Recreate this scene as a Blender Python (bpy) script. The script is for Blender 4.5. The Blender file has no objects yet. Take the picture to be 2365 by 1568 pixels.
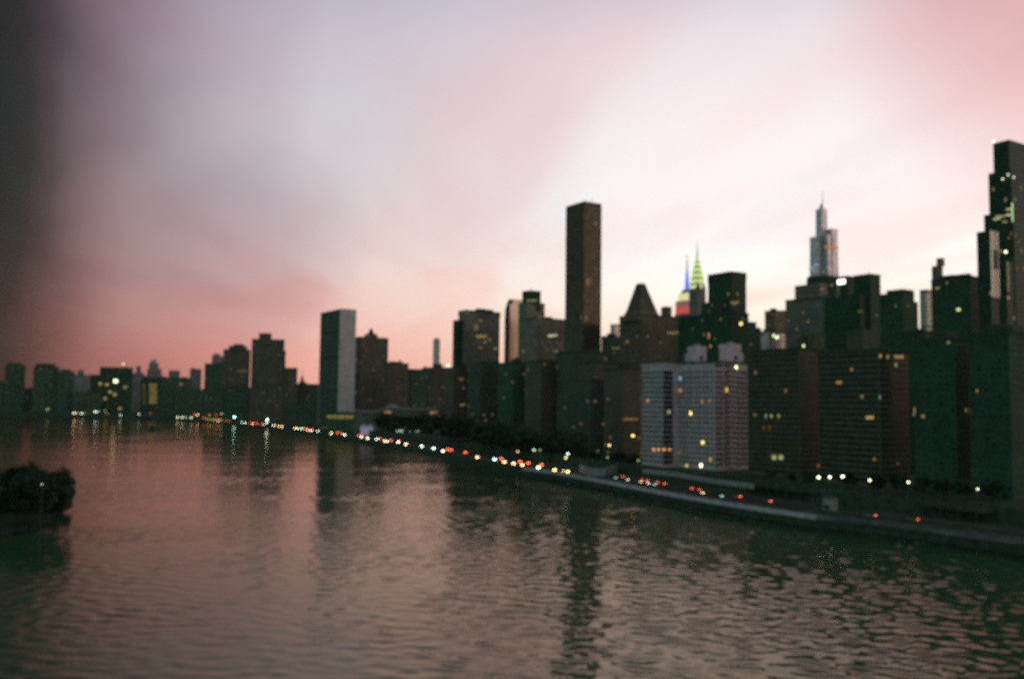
import bpy, bmesh, math, random
from mathutils import Vector, Matrix
R = math.radians
random.seed(7)
scene = bpy.context.scene
col = scene.collection

# ------------------------------------------------------------------ camera
F = 2093.0; CX, CY = 1182.5, 784.0          # focal length and centre in units of the 2365 px wide picture
CAMZ = 50.0
PITCH, ROLL = R(3.99), R(0.7)
CM = Matrix.Rotation(R(90) + PITCH, 3, 'X') @ Matrix.Rotation(ROLL, 3, 'Z')
cam_d = bpy.data.cameras.new('camera'); cam = bpy.data.objects.new('camera', cam_d); col.objects.link(cam)
cam.matrix_world = Matrix.Translation((0, 0, CAMZ)) @ CM.to_4x4()
cam_d.sensor_width = 36.0; cam_d.lens = F / 2365.0 * 36.0
cam_d.clip_start = 0.5; cam_d.clip_end = 60000
cam_d.dof.use_dof = True
cam_d.dof.focus_distance = 2.0
cam_d.dof.aperture_fstop = 3.5
scene.camera = cam

def ray(px, py):
    return CM @ Vector(((px - CX) / F, -(py - CY) / F, -1.0))
def at(px, py, Y):
    d = ray(px, py); return Vector((0, 0, CAMZ)) + d * (Y / d.y)
def onz(px, py, z):
    d = ray(px, py); t = (z - CAMZ) / d.z; return Vector((0, 0, CAMZ)) + d * t
def tan_at(px):
    d = ray(px, 930); return d.x / d.y

# ------------------------------------------------------------------ helpers
def tag(o, label=None, cat=None, group=None, kind=None):
    if label: o['label'] = label
    if cat: o['category'] = cat
    if group: o['group'] = group
    if kind: o['kind'] = kind
    return o
def empty(name, loc=(0, 0, 0), rz=0.0):
    o = bpy.data.objects.new(name, None); col.objects.link(o)
    o.location = loc; o.rotation_euler = (0, 0, rz); o.empty_display_size = 1; return o
class MB:
    def __init__(s): s.v = []; s.f = []
    def box(s, x0, x1, y0, y1, z0, z1):
        n = len(s.v)
        s.v += [(x0,y0,z0),(x1,y0,z0),(x1,y1,z0),(x0,y1,z0),(x0,y0,z1),(x1,y0,z1),(x1,y1,z1),(x0,y1,z1)]
        s.f += [tuple(n + i for i in q) for q in ((0,3,2,1),(4,5,6,7),(0,1,5,4),(1,2,6,5),(2,3,7,6),(3,0,4,7))]
        return s
    def frustum(s, b, z0, t, z1):          # b, t = (x0,x1,y0,y1)
        n = len(s.v)
        s.v += [(b[0],b[2],z0),(b[1],b[2],z0),(b[1],b[3],z0),(b[0],b[3],z0),(t[0],t[2],z1),(t[1],t[2],z1),(t[1],t[3],z1),(t[0],t[3],z1)]
        s.f += [tuple(n + i for i in q) for q in ((0,3,2,1),(4,5,6,7),(0,1,5,4),(1,2,6,5),(2,3,7,6),(3,0,4,7))]
        return s
    def lathe(s, cx, cy, prof, seg=12):    # prof = [(r,z)]
        n = len(s.v); m = len(prof)
        for r, z in prof:
            for k in range(seg):
                a = 2 * math.pi * k / seg
                s.v.append((cx + r * math.cos(a), cy + r * math.sin(a), z))
        for i in range(m - 1):
            for k in range(seg):
                k2 = (k + 1) % seg
                s.f.append((n + i*seg + k, n + i*seg + k2, n + (i+1)*seg + k2, n + (i+1)*seg + k))
        s.f.append(tuple(n + k for k in reversed(range(seg)))); s.f.append(tuple(n + (m-1)*seg + k for k in range(seg)))
        return s
    def prism(s, pts, z0, z1):             # polygon in xy (ccw)
        n = len(s.v); k = len(pts)
        s.v += [(p[0], p[1], z0) for p in pts] + [(p[0], p[1], z1) for p in pts]
        s.f.append(tuple(n + i for i in reversed(range(k)))); s.f.append(tuple(n + k + i for i in range(k)))
        for i in range(k):
            j = (i + 1) % k; s.f.append((n + i, n + j, n + k + j, n + k + i))
        return s
    def prism_x(s, pts, x0, x1):           # polygon in (y,z), extruded along x
        n = len(s.v); k = len(pts)
        s.v += [(x0, p[0], p[1]) for p in pts] + [(x1, p[0], p[1]) for p in pts]
        s.f.append(tuple(n + i for i in reversed(range(k)))); s.f.append(tuple(n + k + i for i in range(k)))
        for i in range(k):
            j = (i + 1) % k; s.f.append((n + i, n + j, n + k + j, n + k + i))
        return s
    def bar(s, p, q, r0, r1=None, seg=6):
        r1 = r0 if r1 is None else r1
        p, q = Vector(p), Vector(q); d = (q - p).normalized()
        u = d.orthogonal().normalized(); w = d.cross(u); n = len(s.v)
        for c, r in ((p, r0), (q, r1)):
            for k in range(seg):
                a = 2 * math.pi * k / seg
                s.v.append(tuple(c + u * (r * math.cos(a)) + w * (r * math.sin(a))))
        for k in range(seg):
            k2 = (k + 1) % seg; s.f.append((n + k, n + k2, n + seg + k2, n + seg + k))
        s.f.append(tuple(n + k for k in reversed(range(seg)))); s.f.append(tuple(n + seg + k for k in range(seg)))
        return s
    def build(s, name, mat, parent=None, smooth=False):
        me = bpy.data.meshes.new(name); me.from_pydata(s.v, [], s.f)
        bm = bmesh.new(); bm.from_mesh(me); bmesh.ops.recalc_face_normals(bm, faces=bm.faces); bm.to_mesh(me); bm.free()
        if smooth:
            for p in me.polygons: p.use_smooth = True
        me.materials.append(mat)
        o = bpy.data.objects.new(name, me); col.objects.link(o)
        if parent: o.parent = parent
        return o
def copy_tree(o, parent=None):
    c = o.copy(); col.objects.link(c)
    if parent: c.parent = parent
    for ch in list(o.children): copy_tree(ch, c)
    return c

# ------------------------------------------------------------------ materials
class NT:
    def __init__(s, tree): s.t = tree
    def n(s, typ, **kw):
        nd = s.t.nodes.new(typ)
        for k, v in kw.items(): setattr(nd, k, v)
        return nd
    def l(s, a, b): s.t.links.new(a, b)
    def put(s, sock, v):
        if isinstance(v, (int, float, tuple)): sock.default_value = v
        else: s.l(v, sock)
    def m(s, op, a, b=None, c=None, clamp=False):
        nd = s.n('ShaderNodeMath', operation=op, use_clamp=clamp)
        for i, v in enumerate((a, b, c)):
            if v is not None: s.put(nd.inputs[i], v)
        return nd.outputs[0]
    def mix(s, f, a, b, mode='MIX'):
        nd = s.n('ShaderNodeMix', data_type='RGBA', blend_type=mode)
        s.put(nd.inputs[0], f)
        for i, v in ((6, a), (7, b)):
            if isinstance(v, tuple): v = (*v[:3], 1.0)
            s.put(nd.inputs[i], v)
        return nd.outputs[2]
    def mr(s, v, a, b, c=0.0, d=1.0, smooth=True):
        nd = s.n('ShaderNodeMapRange', interpolation_type='SMOOTHSTEP' if smooth else 'LINEAR')
        s.put(nd.inputs[0], v)
        for i, x in zip((1, 2, 3, 4), (a, b, c, d)): nd.inputs[i].default_value = x
        return nd.outputs[0]
    def ramp(s, v, stops):
        nd = s.n('ShaderNodeValToRGB'); cr = nd.color_ramp; cr.interpolation = 'LINEAR'
        while len(cr.elements) < len(stops): cr.elements.new(0.5)
        for e, (p, c) in zip(cr.elements, stops):
            e.position = p
        for e, (p, c) in zip(cr.elements, stops):
            e.color = (*c, 1.0)
        s.put(nd.inputs[0], v); return nd.outputs[0]
def new_mat(name):
    m = bpy.data.materials.new(name); m.use_nodes = True
    t = NT(m.node_tree); t.b = m.node_tree.nodes['Principled BSDF']; return m, t
def plain(name, c, rough=0.7, spec=0.4, metal=0.0, var=0.25, scale=0.3):
    m, t = new_mat(name)
    co = t.n('ShaderNodeTexCoord').outputs['Object']
    no = t.n('ShaderNodeTexNoise'); no.inputs['Scale'].default_value = scale; no.inputs['Detail'].default_value = 4; t.l(co, no.inputs['Vector'])
    k = t.mr(no.outputs[0], 0.3, 0.7)
    t.l(t.mix(k, tuple(x * (1 - var) for x in c), tuple(min(1, x * (1 + var)) for x in c)), t.b.inputs['Base Color'])
    t.b.inputs['Roughness'].default_value = rough; t.b.inputs['Specular IOR Level'].default_value = spec; t.b.inputs['Metallic'].default_value = metal
    return m
_em = {}
def glow(c, s):
    k = (tuple(round(x, 3) for x in c), round(s, 3))
    if k not in _em:
        m, t = new_mat('lamp_glow')
        t.b.inputs['Base Color'].default_value = (0.1, 0.1, 0.1, 1)
        t.b.inputs['Emission Color'].default_value = (*c, 1); t.b.inputs['Emission Strength'].default_value = s
        _em[k] = m
    return _em[k]
def facade(name, wall, glass, wu=3.2, hv=3.3, fu=0.6, fv=0.55, lit=0.01, litc=(1.0, 0.62, 0.2), lits=0.2, wr=0.8, gr=0.18, gspec=0.6, metal=0.0):
    m, t = new_mat(name)
    co = t.n('ShaderNodeTexCoord').outputs['Object']
    sx = t.n('ShaderNodeSeparateXYZ'); t.l(co, sx.inputs[0])
    nrm = t.n('ShaderNodeSeparateXYZ'); t.l(t.n('ShaderNodeTexCoord').outputs['Normal'], nrm.inputs[0])
    u = t.m('DIVIDE', t.m('ADD', sx.outputs[0], sx.outputs[1]), wu); v = t.m('DIVIDE', sx.outputs[2], hv)
    uf, vf = t.m('FRACT', u), t.m('FRACT', v)
    mu = t.m('LESS_THAN', t.m('ABSOLUTE', t.m('SUBTRACT', uf, 0.5)), fu / 2)
    mv = t.m('LESS_THAN', t.m('ABSOLUTE', t.m('SUBTRACT', vf, 0.5)), fv / 2)
    side = t.m('LESS_THAN', t.m('ABSOLUTE', nrm.outputs[2]), 0.5)
    win = t.m('MULTIPLY', t.m('MULTIPLY', mu, mv), side)
    cell = t.n('ShaderNodeCombineXYZ'); t.l(t.m('FLOOR', u), cell.inputs[0]); t.l(t.m('FLOOR', v), cell.inputs[1])
    oi = t.n('ShaderNodeObjectInfo'); t.l(t.m('MULTIPLY', oi.outputs['Random'], 57.0), cell.inputs[2])
    wn = t.n('ShaderNodeTexWhiteNoise', noise_dimensions='3D'); t.l(cell.outputs[0], wn.inputs['Vector'])
    r1 = wn.outputs['Value']; r2 = t.n('ShaderNodeSeparateColor'); t.l(wn.outputs['Color'], r2.inputs[0])
    no = t.n('ShaderNodeTexNoise'); no.inputs['Scale'].default_value = 0.06; no.inputs['Detail'].default_value = 5; t.l(co, no.inputs['Vector'])
    wc = t.mix(t.mr(no.outputs[0], 0.3, 0.7), tuple(x * 0.78 for x in wall), tuple(x * 1.2 for x in wall))
    gc = t.mix(r2.outputs[1], tuple(x * 0.5 for x in glass), tuple(x * 1.6 for x in glass))
    t.l(t.mix(win, wc, gc), t.b.inputs['Base Color'])
    t.l(t.m('ADD', t.m('MULTIPLY', win, gr - wr), wr), t.b.inputs['Roughness'])
    t.l(t.m('ADD', t.m('MULTIPLY', win, gspec - 0.3), 0.3), t.b.inputs['Specular IOR Level'])
    if metal: t.l(t.m('MULTIPLY', win, metal), t.b.inputs['Metallic'])
    on = t.m('MULTIPLY', win, t.m('GREATER_THAN', r1, 1.0 - lit))
    t.l(t.mix(r2.outputs[2], litc, (litc[0], min(1, litc[1] * 1.4), min(1, litc[2] * 2.2))), t.b.inputs['Emission Color'])
    t.l(t.m('MULTIPLY', on, t.m('MULTIPLY', t.m('ADD', r2.outputs[0], 0.2), lits)), t.b.inputs['Emission Strength'])
    return m

M = {}
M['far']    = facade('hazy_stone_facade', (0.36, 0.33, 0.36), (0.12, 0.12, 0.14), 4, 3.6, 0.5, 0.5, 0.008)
M['dark']   = facade('dark_brick_facade', (0.085, 0.165, 0.10), (0.02, 0.05, 0.03), 3.2, 3.2, 0.5, 0.5, 0.010, gr=0.4, gspec=0.2)
M['slate']  = facade('slate_grey_facade', (0.12, 0.145, 0.125), (0.03, 0.05, 0.04), 3.0, 3.2, 0.55, 0.5, 0.008, gr=0.35, gspec=0.25)
M['night']  = facade('near_black_facade', (0.055, 0.12, 0.07), (0.04, 0.095, 0.055), 3.2, 3.2, 0.5, 0.5, 0.004, gr=0.5, gspec=0.15)
M['brown']  = facade('brown_brick_facade', (0.27, 0.20, 0.14), (0.03, 0.04, 0.035), 3.4, 3.1, 0.45, 0.5, 0.008)
M['brownd'] = facade('dark_brown_brick_facade', (0.18, 0.15, 0.11), (0.03, 0.04, 0.035), 3.0, 3.1, 0.5, 0.5, 0.012)
M['stone']  = facade('grey_stone_facade', (0.30, 0.28, 0.26), (0.05, 0.06, 0.06), 3.6, 3.4, 0.5, 0.55, 0.01)
M['band']   = facade('ribbon_window_facade', (0.48, 0.38, 0.30), (0.05, 0.06, 0.06), 6.5, 3.6, 0.9, 0.5, 0.03, lits=0.16)
M['glassd'] = facade('dark_glass_curtain_wall', (0.04, 0.10, 0.055), (0.02, 0.06, 0.035), 1.6, 3.4, 0.86, 0.82, 0.004, gr=0.25, gspec=0.15)
M['glassg'] = facade('green_glass_curtain_wall', (0.10, 0.14, 0.13), (0.03, 0.06, 0.055), 1.4, 3.6, 0.8, 0.7, 0.0, gr=0.15, gspec=0.4)
M['bronze'] = facade('bronze_glass_curtain_wall', (0.10, 0.075, 0.05), (0.12, 0.09, 0.06), 1.5, 3.7, 0.86, 0.84, 0.002, gr=0.07, gspec=0.5, metal=0.55)
M['blackg'] = facade('black_glass_facade', (0.045, 0.13, 0.065), (0.018, 0.055, 0.03), 1.8, 3.6, 0.8, 0.6, 0.006, gr=0.3, gspec=0.15)
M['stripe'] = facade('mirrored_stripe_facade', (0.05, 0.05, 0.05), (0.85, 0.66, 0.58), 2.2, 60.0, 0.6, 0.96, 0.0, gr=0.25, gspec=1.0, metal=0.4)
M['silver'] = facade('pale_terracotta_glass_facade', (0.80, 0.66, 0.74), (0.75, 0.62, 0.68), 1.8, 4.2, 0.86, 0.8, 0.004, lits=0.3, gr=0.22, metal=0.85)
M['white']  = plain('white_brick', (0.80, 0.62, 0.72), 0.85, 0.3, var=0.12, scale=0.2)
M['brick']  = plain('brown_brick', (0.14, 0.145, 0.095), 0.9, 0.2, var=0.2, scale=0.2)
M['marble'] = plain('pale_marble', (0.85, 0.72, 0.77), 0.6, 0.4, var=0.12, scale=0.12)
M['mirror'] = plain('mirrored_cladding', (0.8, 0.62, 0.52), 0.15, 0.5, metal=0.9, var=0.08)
M['conc']   = plain('pale_concrete', (0.45, 0.42, 0.44), 0.85, 0.3, var=0.2, scale=0.4)
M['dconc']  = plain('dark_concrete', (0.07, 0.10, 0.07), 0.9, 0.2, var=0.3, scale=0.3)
M['roof']   = plain('roof_membrane', (0.10, 0.11, 0.10), 0.9, 0.2)
M['glass']  = plain('window_glass', (0.012, 0.02, 0.017), 0.2, 0.25, var=0.4, scale=0.15)
M['steel']  = plain('grey_steel', (0.20, 0.20, 0.20), 0.5, 0.5, metal=0.4)
M['spire']  = plain('pale_steel_cladding', (0.5, 0.5, 0.48), 0.4, 0.5, metal=0.3)
M['asphalt']= plain('asphalt', (0.05, 0.055, 0.05), 0.9, 0.2, scale=0.1)
M['earth']  = plain('ground', (0.06, 0.09, 0.06), 0.95, 0.1, scale=0.02)
M['bank']   = plain('dark_mud_and_scrub', (0.025, 0.045, 0.028), 0.95, 0.1, var=0.5, scale=0.3)
M['leaf']   = plain('leaves', (0.045, 0.085, 0.045), 0.8, 0.2, var=0.45, scale=0.8)
M['bark']   = plain('bark', (0.07, 0.06, 0.045), 0.9, 0.1)
M['tent']   = plain('white_canvas', (0.8, 0.78, 0.8), 0.8, 0.2, var=0.05)
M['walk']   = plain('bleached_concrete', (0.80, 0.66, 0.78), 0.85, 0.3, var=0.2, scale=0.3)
M['shaded']   = plain('shaded_concrete', (0.22, 0.21, 0.23), 0.9, 0.2, var=0.35, scale=0.12)  # darker walkway concrete, with shade painted into its colour
M['rubber'] = plain('tyre_rubber', (0.02, 0.02, 0.02), 0.8, 0.3)
M['paint']  = plain('road_paint', (0.6, 0.58, 0.5), 0.7, 0.3)
CARP = [plain('car_paint', c, 0.35, 0.5, metal=0.2, var=0.05) for c in ((0.03,0.03,0.035),(0.3,0.3,0.3),(0.06,0.07,0.1),(0.5,0.48,0.45),(0.15,0.03,0.03),(0.55,0.4,0.05))]

# ------------------------------------------------------------------ shore, land, water
LEFT = [(0,962),(170,965),(400,970),(520,978),(650,992),(780,1012),(900,1031),(1040,1060),(1120,1076)]
shore = [onz(x, y, 0).xy for x, y in LEFT]
DECK = [(1207,1081.5),(1283,1091),(1369,1107),(1511,1134),(1610,1152),(1736,1172),(1886,1194),(2008,1206),(2159,1225)]
deck = [onz(x, y, 5.4).xy for x, y in DECK]
TH = R(32.6)
AV = Vector((-math.sin(TH), math.cos(TH))); ST = Vector((math.cos(TH), math.sin(TH)))
deck.append(deck[-1] - AV * 120); deck.append(deck[-1] - AV * 300)
def offset(pl, d):
    out = []
    for i, p in enumerate(pl):
        a = pl[max(0, i - 1)]; b = pl[min(len(pl) - 1, i + 1)]
        t = (b - a).normalized(); out.append(p + Vector((-t.y, t.x)) * d)
    return out
edge = shore + [p for p in offset(deck, 13)]
edge = [edge[0] + Vector((-2500, 250))] + edge
def ngon(name, pts, z, mat):
    me = bpy.data.meshes.new(name); me.from_pydata([(p[0], p[1], z) for p in pts], [], [tuple(range(len(pts)))])
    bm = bmesh.new(); bm.from_mesh(me)
    bmesh.ops.triangulate(bm, faces=bm.faces)
    for f in bm.faces:
        if f.normal.z < 0: f.normal_flip()
    bm.to_mesh(me); bm.free(); me.materials.append(mat)
    o = bpy.data.objects.new(name, me); col.objects.link(o); return o
FAR = [(4000, -300), (9000, 9000), (-9000, 9000), (-9000, edge[0].y)]
GZ, TZ = 3.2, 9.0
tag(ngon('ground', [tuple(p) for p in edge] + FAR, GZ, M['earth']), kind='structure')
inner = offset(edge, 48)
tag(ngon('terrace_ground', [tuple(p) for p in inner] + [(4000, -250), (8990, 8990), (-8990, 8990), (-8990, inner[0].y)], TZ, M['earth']), kind='structure')
def strip(name, pl, w0, w1, z0, z1, mat, parent=None, closed=True):
    a, b = offset(pl, w0), offset(pl, w1); n = len(pl); v = []; f = []
    for p, q in zip(a, b): v += [(p.x, p.y, z0), (p.x, p.y, z1), (q.x, q.y, z1), (q.x, q.y, z0)]
    for i in range(n - 1):
        k = i * 4; j = k + 4
        for c in range(4): f.append((k + c, k + (c + 1) % 4, j + (c + 1) % 4, j + c))
    f += [(0, 1, 2, 3), ((n-1)*4 + 3, (n-1)*4 + 2, (n-1)*4 + 1, (n-1)*4)]
    mb = MB(); mb.v = v; mb.f = f
    return mb.build(name, mat, parent)
tag(strip('seawall', edge, -0.6, 0.6, -4, GZ + 1.0, M['dconc']), 'long dark concrete seawall along the river edge of the city', 'seawall')
tag(strip('retaining_wall', inner, -0.8, 0.2, GZ - 1, TZ + 1.1, M['dconc']), 'dark retaining wall between the riverside road and the raised terrace', 'wall')
tag(strip('road', edge, 7, 33, GZ - 0.5, GZ + 0.06, M['asphalt']), kind='structure')
tag(strip('median_barrier', edge, 19.7, 20.3, GZ, GZ + 0.85, M['dconc']), 'long dark concrete barrier down the middle of the riverside road', 'barrier')
# road edge lines are painted sheets
for off in (8.0, 19.0, 21.0, 32.0):
    tag(strip('road_marking', edge, off, off + 0.15, GZ + 0.02, GZ + 0.064, M['paint']), kind='structure')

# water
def water_mat():
    m, t = new_mat('river_water')
    geo = t.n('ShaderNodeNewGeometry'); pos = geo.outputs['Position']
    def noise(scale, detail, sy=1.0, rough=0.5, dist=0.0):
        mp = t.n('ShaderNodeMapping'); mp.inputs['Scale'].default_value = (scale, scale * sy, scale); mp.inputs['Rotation'].default_value = (0, 0, R(12))
        t.l(pos, mp.inputs[0]); nz = t.n('ShaderNodeTexNoise'); nz.inputs['Scale'].default_value = 1.0
        nz.inputs['Detail'].default_value = detail; nz.inputs['Roughness'].default_value = rough; nz.inputs['Distortion'].default_value = dist
        t.l(mp.outputs[0], nz.inputs[0]); return nz.outputs[0]
    big = noise(0.012, 3, 1.6, 0.5, 0.6); rip = noise(0.30, 3, 1.4, 0.55, 0.4); swell = noise(0.05, 3, 1.5, 0.5, 0.8); fine = noise(1.1, 2)
    rough_patch = t.mr(big, 0.42, 0.66, 0.25, 1.0)
    h = t.m('ADD', t.m('MULTIPLY', rip, t.m('MULTIPLY', rough_patch, 0.12)), t.m('MULTIPLY', fine, 0.03))
    bp = t.n('ShaderNodeBump'); bp.inputs['Strength'].default_value = 1.0; bp.inputs['Distance'].default_value = 1.0
    t.l(h, bp.inputs['Height'])
    m.node_tree.nodes.remove(t.b)
    df = t.n('ShaderNodeBsdfDiffuse'); df.inputs[0].default_value = (0.03, 0.10, 0.05, 1)      # murky green river body
    gl_ = t.n('ShaderNodeBsdfGlossy'); gl_.inputs['Color'].default_value = (1.0, 0.75, 0.63, 1); t.l(t.mr(big, 0.35, 0.7, 0.07, 0.11), gl_.inputs['Roughness'])
    fr = t.n('ShaderNodeFresnel'); fr.inputs['IOR'].default_value = 1.38
    for nd, k in ((df, 'Normal'), (gl_, 'Normal'), (fr, 'Normal')): t.l(bp.outputs[0], nd.inputs[k])
    ms = t.n('ShaderNodeMixShader'); t.l(fr.outputs[0], ms.inputs[0]); t.l(df.outputs[0], ms.inputs[1]); t.l(gl_.outputs[0], ms.inputs[2])
    t.l(ms.outputs[0], m.node_tree.nodes['Material Output'].inputs['Surface'])
    return m
M['water'] = water_mat()
import numpy as np
def water_sheet():
    """one sheet: a fine grid of real waves where the river is near, running out to a flat far skirt"""
    rs = np.random.RandomState(5)
    ys = [130.0]
    while ys[-1] < 1500: ys.append(ys[-1] + 0.75 + (ys[-1] - 130) * 0.0016)
    ys = np.array(ys); xs = np.arange(-760.0, 330.0, 1.05)
    Xg, Yg = np.meshgrid(xs, ys); Zg = np.zeros_like(Xg)
    mask = np.zeros_like(Xg)                       # current lines and calm patches
    for k in range(14):
        a = rs.uniform(0, 6.283); w_ = 2 * math.pi / rs.uniform(60, 260); mask += np.sin((Xg * math.cos(a) * 0.6 + Yg * math.sin(a)) * w_ + rs.uniform(0, 6.283))
    mask = 0.45 + 0.9 / (1 + np.exp(-(mask - 1.5) * 1.1)) + 0.65 / (1 + np.exp(-(Xg + 20 - (Yg - 200) * 0.1) / 25.0))
    for k in range(90):
        lam = 1.9 * (4.0 ** rs.rand()); kk = 2 * math.pi / lam; a = math.radians(rs.normal(80, 55))
        sl = WAVE * (1.0 if lam > 4 else 0.85)
        fade = np.clip((lam / (0.0016 * (Yg - 130) + 0.75) - 2.5) / 2.0, 0, 1)      # no wave finer than the grid can carry
        Zg += fade * sl / kk * np.sin(kk * (Xg * math.cos(a) + Yg * math.sin(a)) + rs.uniform(0, 6.283) + 0.6 * np.sin(Xg * 0.021 + k) + 0.6 * np.sin(Yg * 0.017 + 2 * k))
    Zg *= mask
    edge_f = np.minimum(np.minimum((Xg - xs[0]) / 40, (xs[-1] - Xg) / 40), np.minimum((Yg - ys[0]) / 20, (ys[-1] - Yg) / 400)); Zg *= np.clip(edge_f, 0, 1)
    ny, nx = Xg.shape
    # the last ring reaches far out
    Xg[:, 0] = -9000; Xg[:, -1] = 4500; Yg[0, :] = -800; Yg[-1, :] = 6000
    co = np.stack([Xg, Yg, Zg], -1).reshape(-1, 3).astype(np.float32)
    idx = np.arange(ny * nx).reshape(ny, nx); q = np.stack([idx[:-1, :-1], idx[:-1, 1:], idx[1:, 1:], idx[1:, :-1]], -1).reshape(-1, 4)
    me = bpy.data.meshes.new('water'); me.vertices.add(len(co)); me.vertices.foreach_set('co', co.ravel())
    me.loops.add(q.size); me.loops.foreach_set('vertex_index', q.ravel().astype(np.int32))
    me.polygons.add(len(q)); me.polygons.foreach_set('loop_start', np.arange(0, q.size, 4, dtype=np.int32)); me.polygons.foreach_set('loop_total', np.full(len(q), 4, dtype=np.int32))
    me.polygons.foreach_set('use_smooth', np.ones(len(q), dtype=bool)); me.update(calc_edges=True); me.materials.append(M['water'])
    o = bpy.data.objects.new('water', me); col.objects.link(o); return o
WAVE = 0.0145
tag(water_sheet(), kind='structure')

# walkway on piles
ww = empty('river_walkway', (deck[0].x, deck[0].y, 0))
tag(ww, 'pale concrete walkway on piles running over the water beside the road', 'walkway')
loc0 = [p - deck[0] for p in deck]
strip('deck', loc0[:7], -0.2, 4.2, 4.3, 4.9, M['walk'], ww); strip('deck', loc0[6:], -0.2, 4.2, 4.3, 4.88, M['dconc'], ww)  # right stretch of the deck darker: its fade into shade is painted in
strip('parapet', loc0[:7], -0.5, 0.0, 4.4, 6.2, M['walk'], ww); strip('parapet', loc0[6:], -0.45, -0.05, 4.5, 5.9, M['shaded'], ww)  # parapet likewise, the fade put into the right stretch's colour
strip('rear_rail', loc0, 4.2, 4.35, 4.9, 6.0, M['steel'], ww)
strip('fascia', loc0, 0.05, 0.6, 1.2, 4.2, M['dconc'], ww)
pile_me = None
tot = 0
for i in range(len(deck) - 1):
    a, b = loc0[i], loc0[i + 1]; L = (b - a).length; n = max(1, int(L / 13)); tt = (b - a) / L
    for k in range(n):
        c = a + tt * (k + 0.5) * L / n + Vector((-tt.y, tt.x)) * 2.0
        if tot >= 60: break
        if pile_me is None:
            o = MB().lathe(0, 0, [(0.6, -4), (0.6, 4.25)], 10).build('pile', M['dconc'], ww); pile_me = o.data
        else:
            o = bpy.data.objects.new('pile', pile_me); col.objects.link(o); o.parent = ww
        o.location = (c.x, c.y, 0); tot += 1

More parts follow.
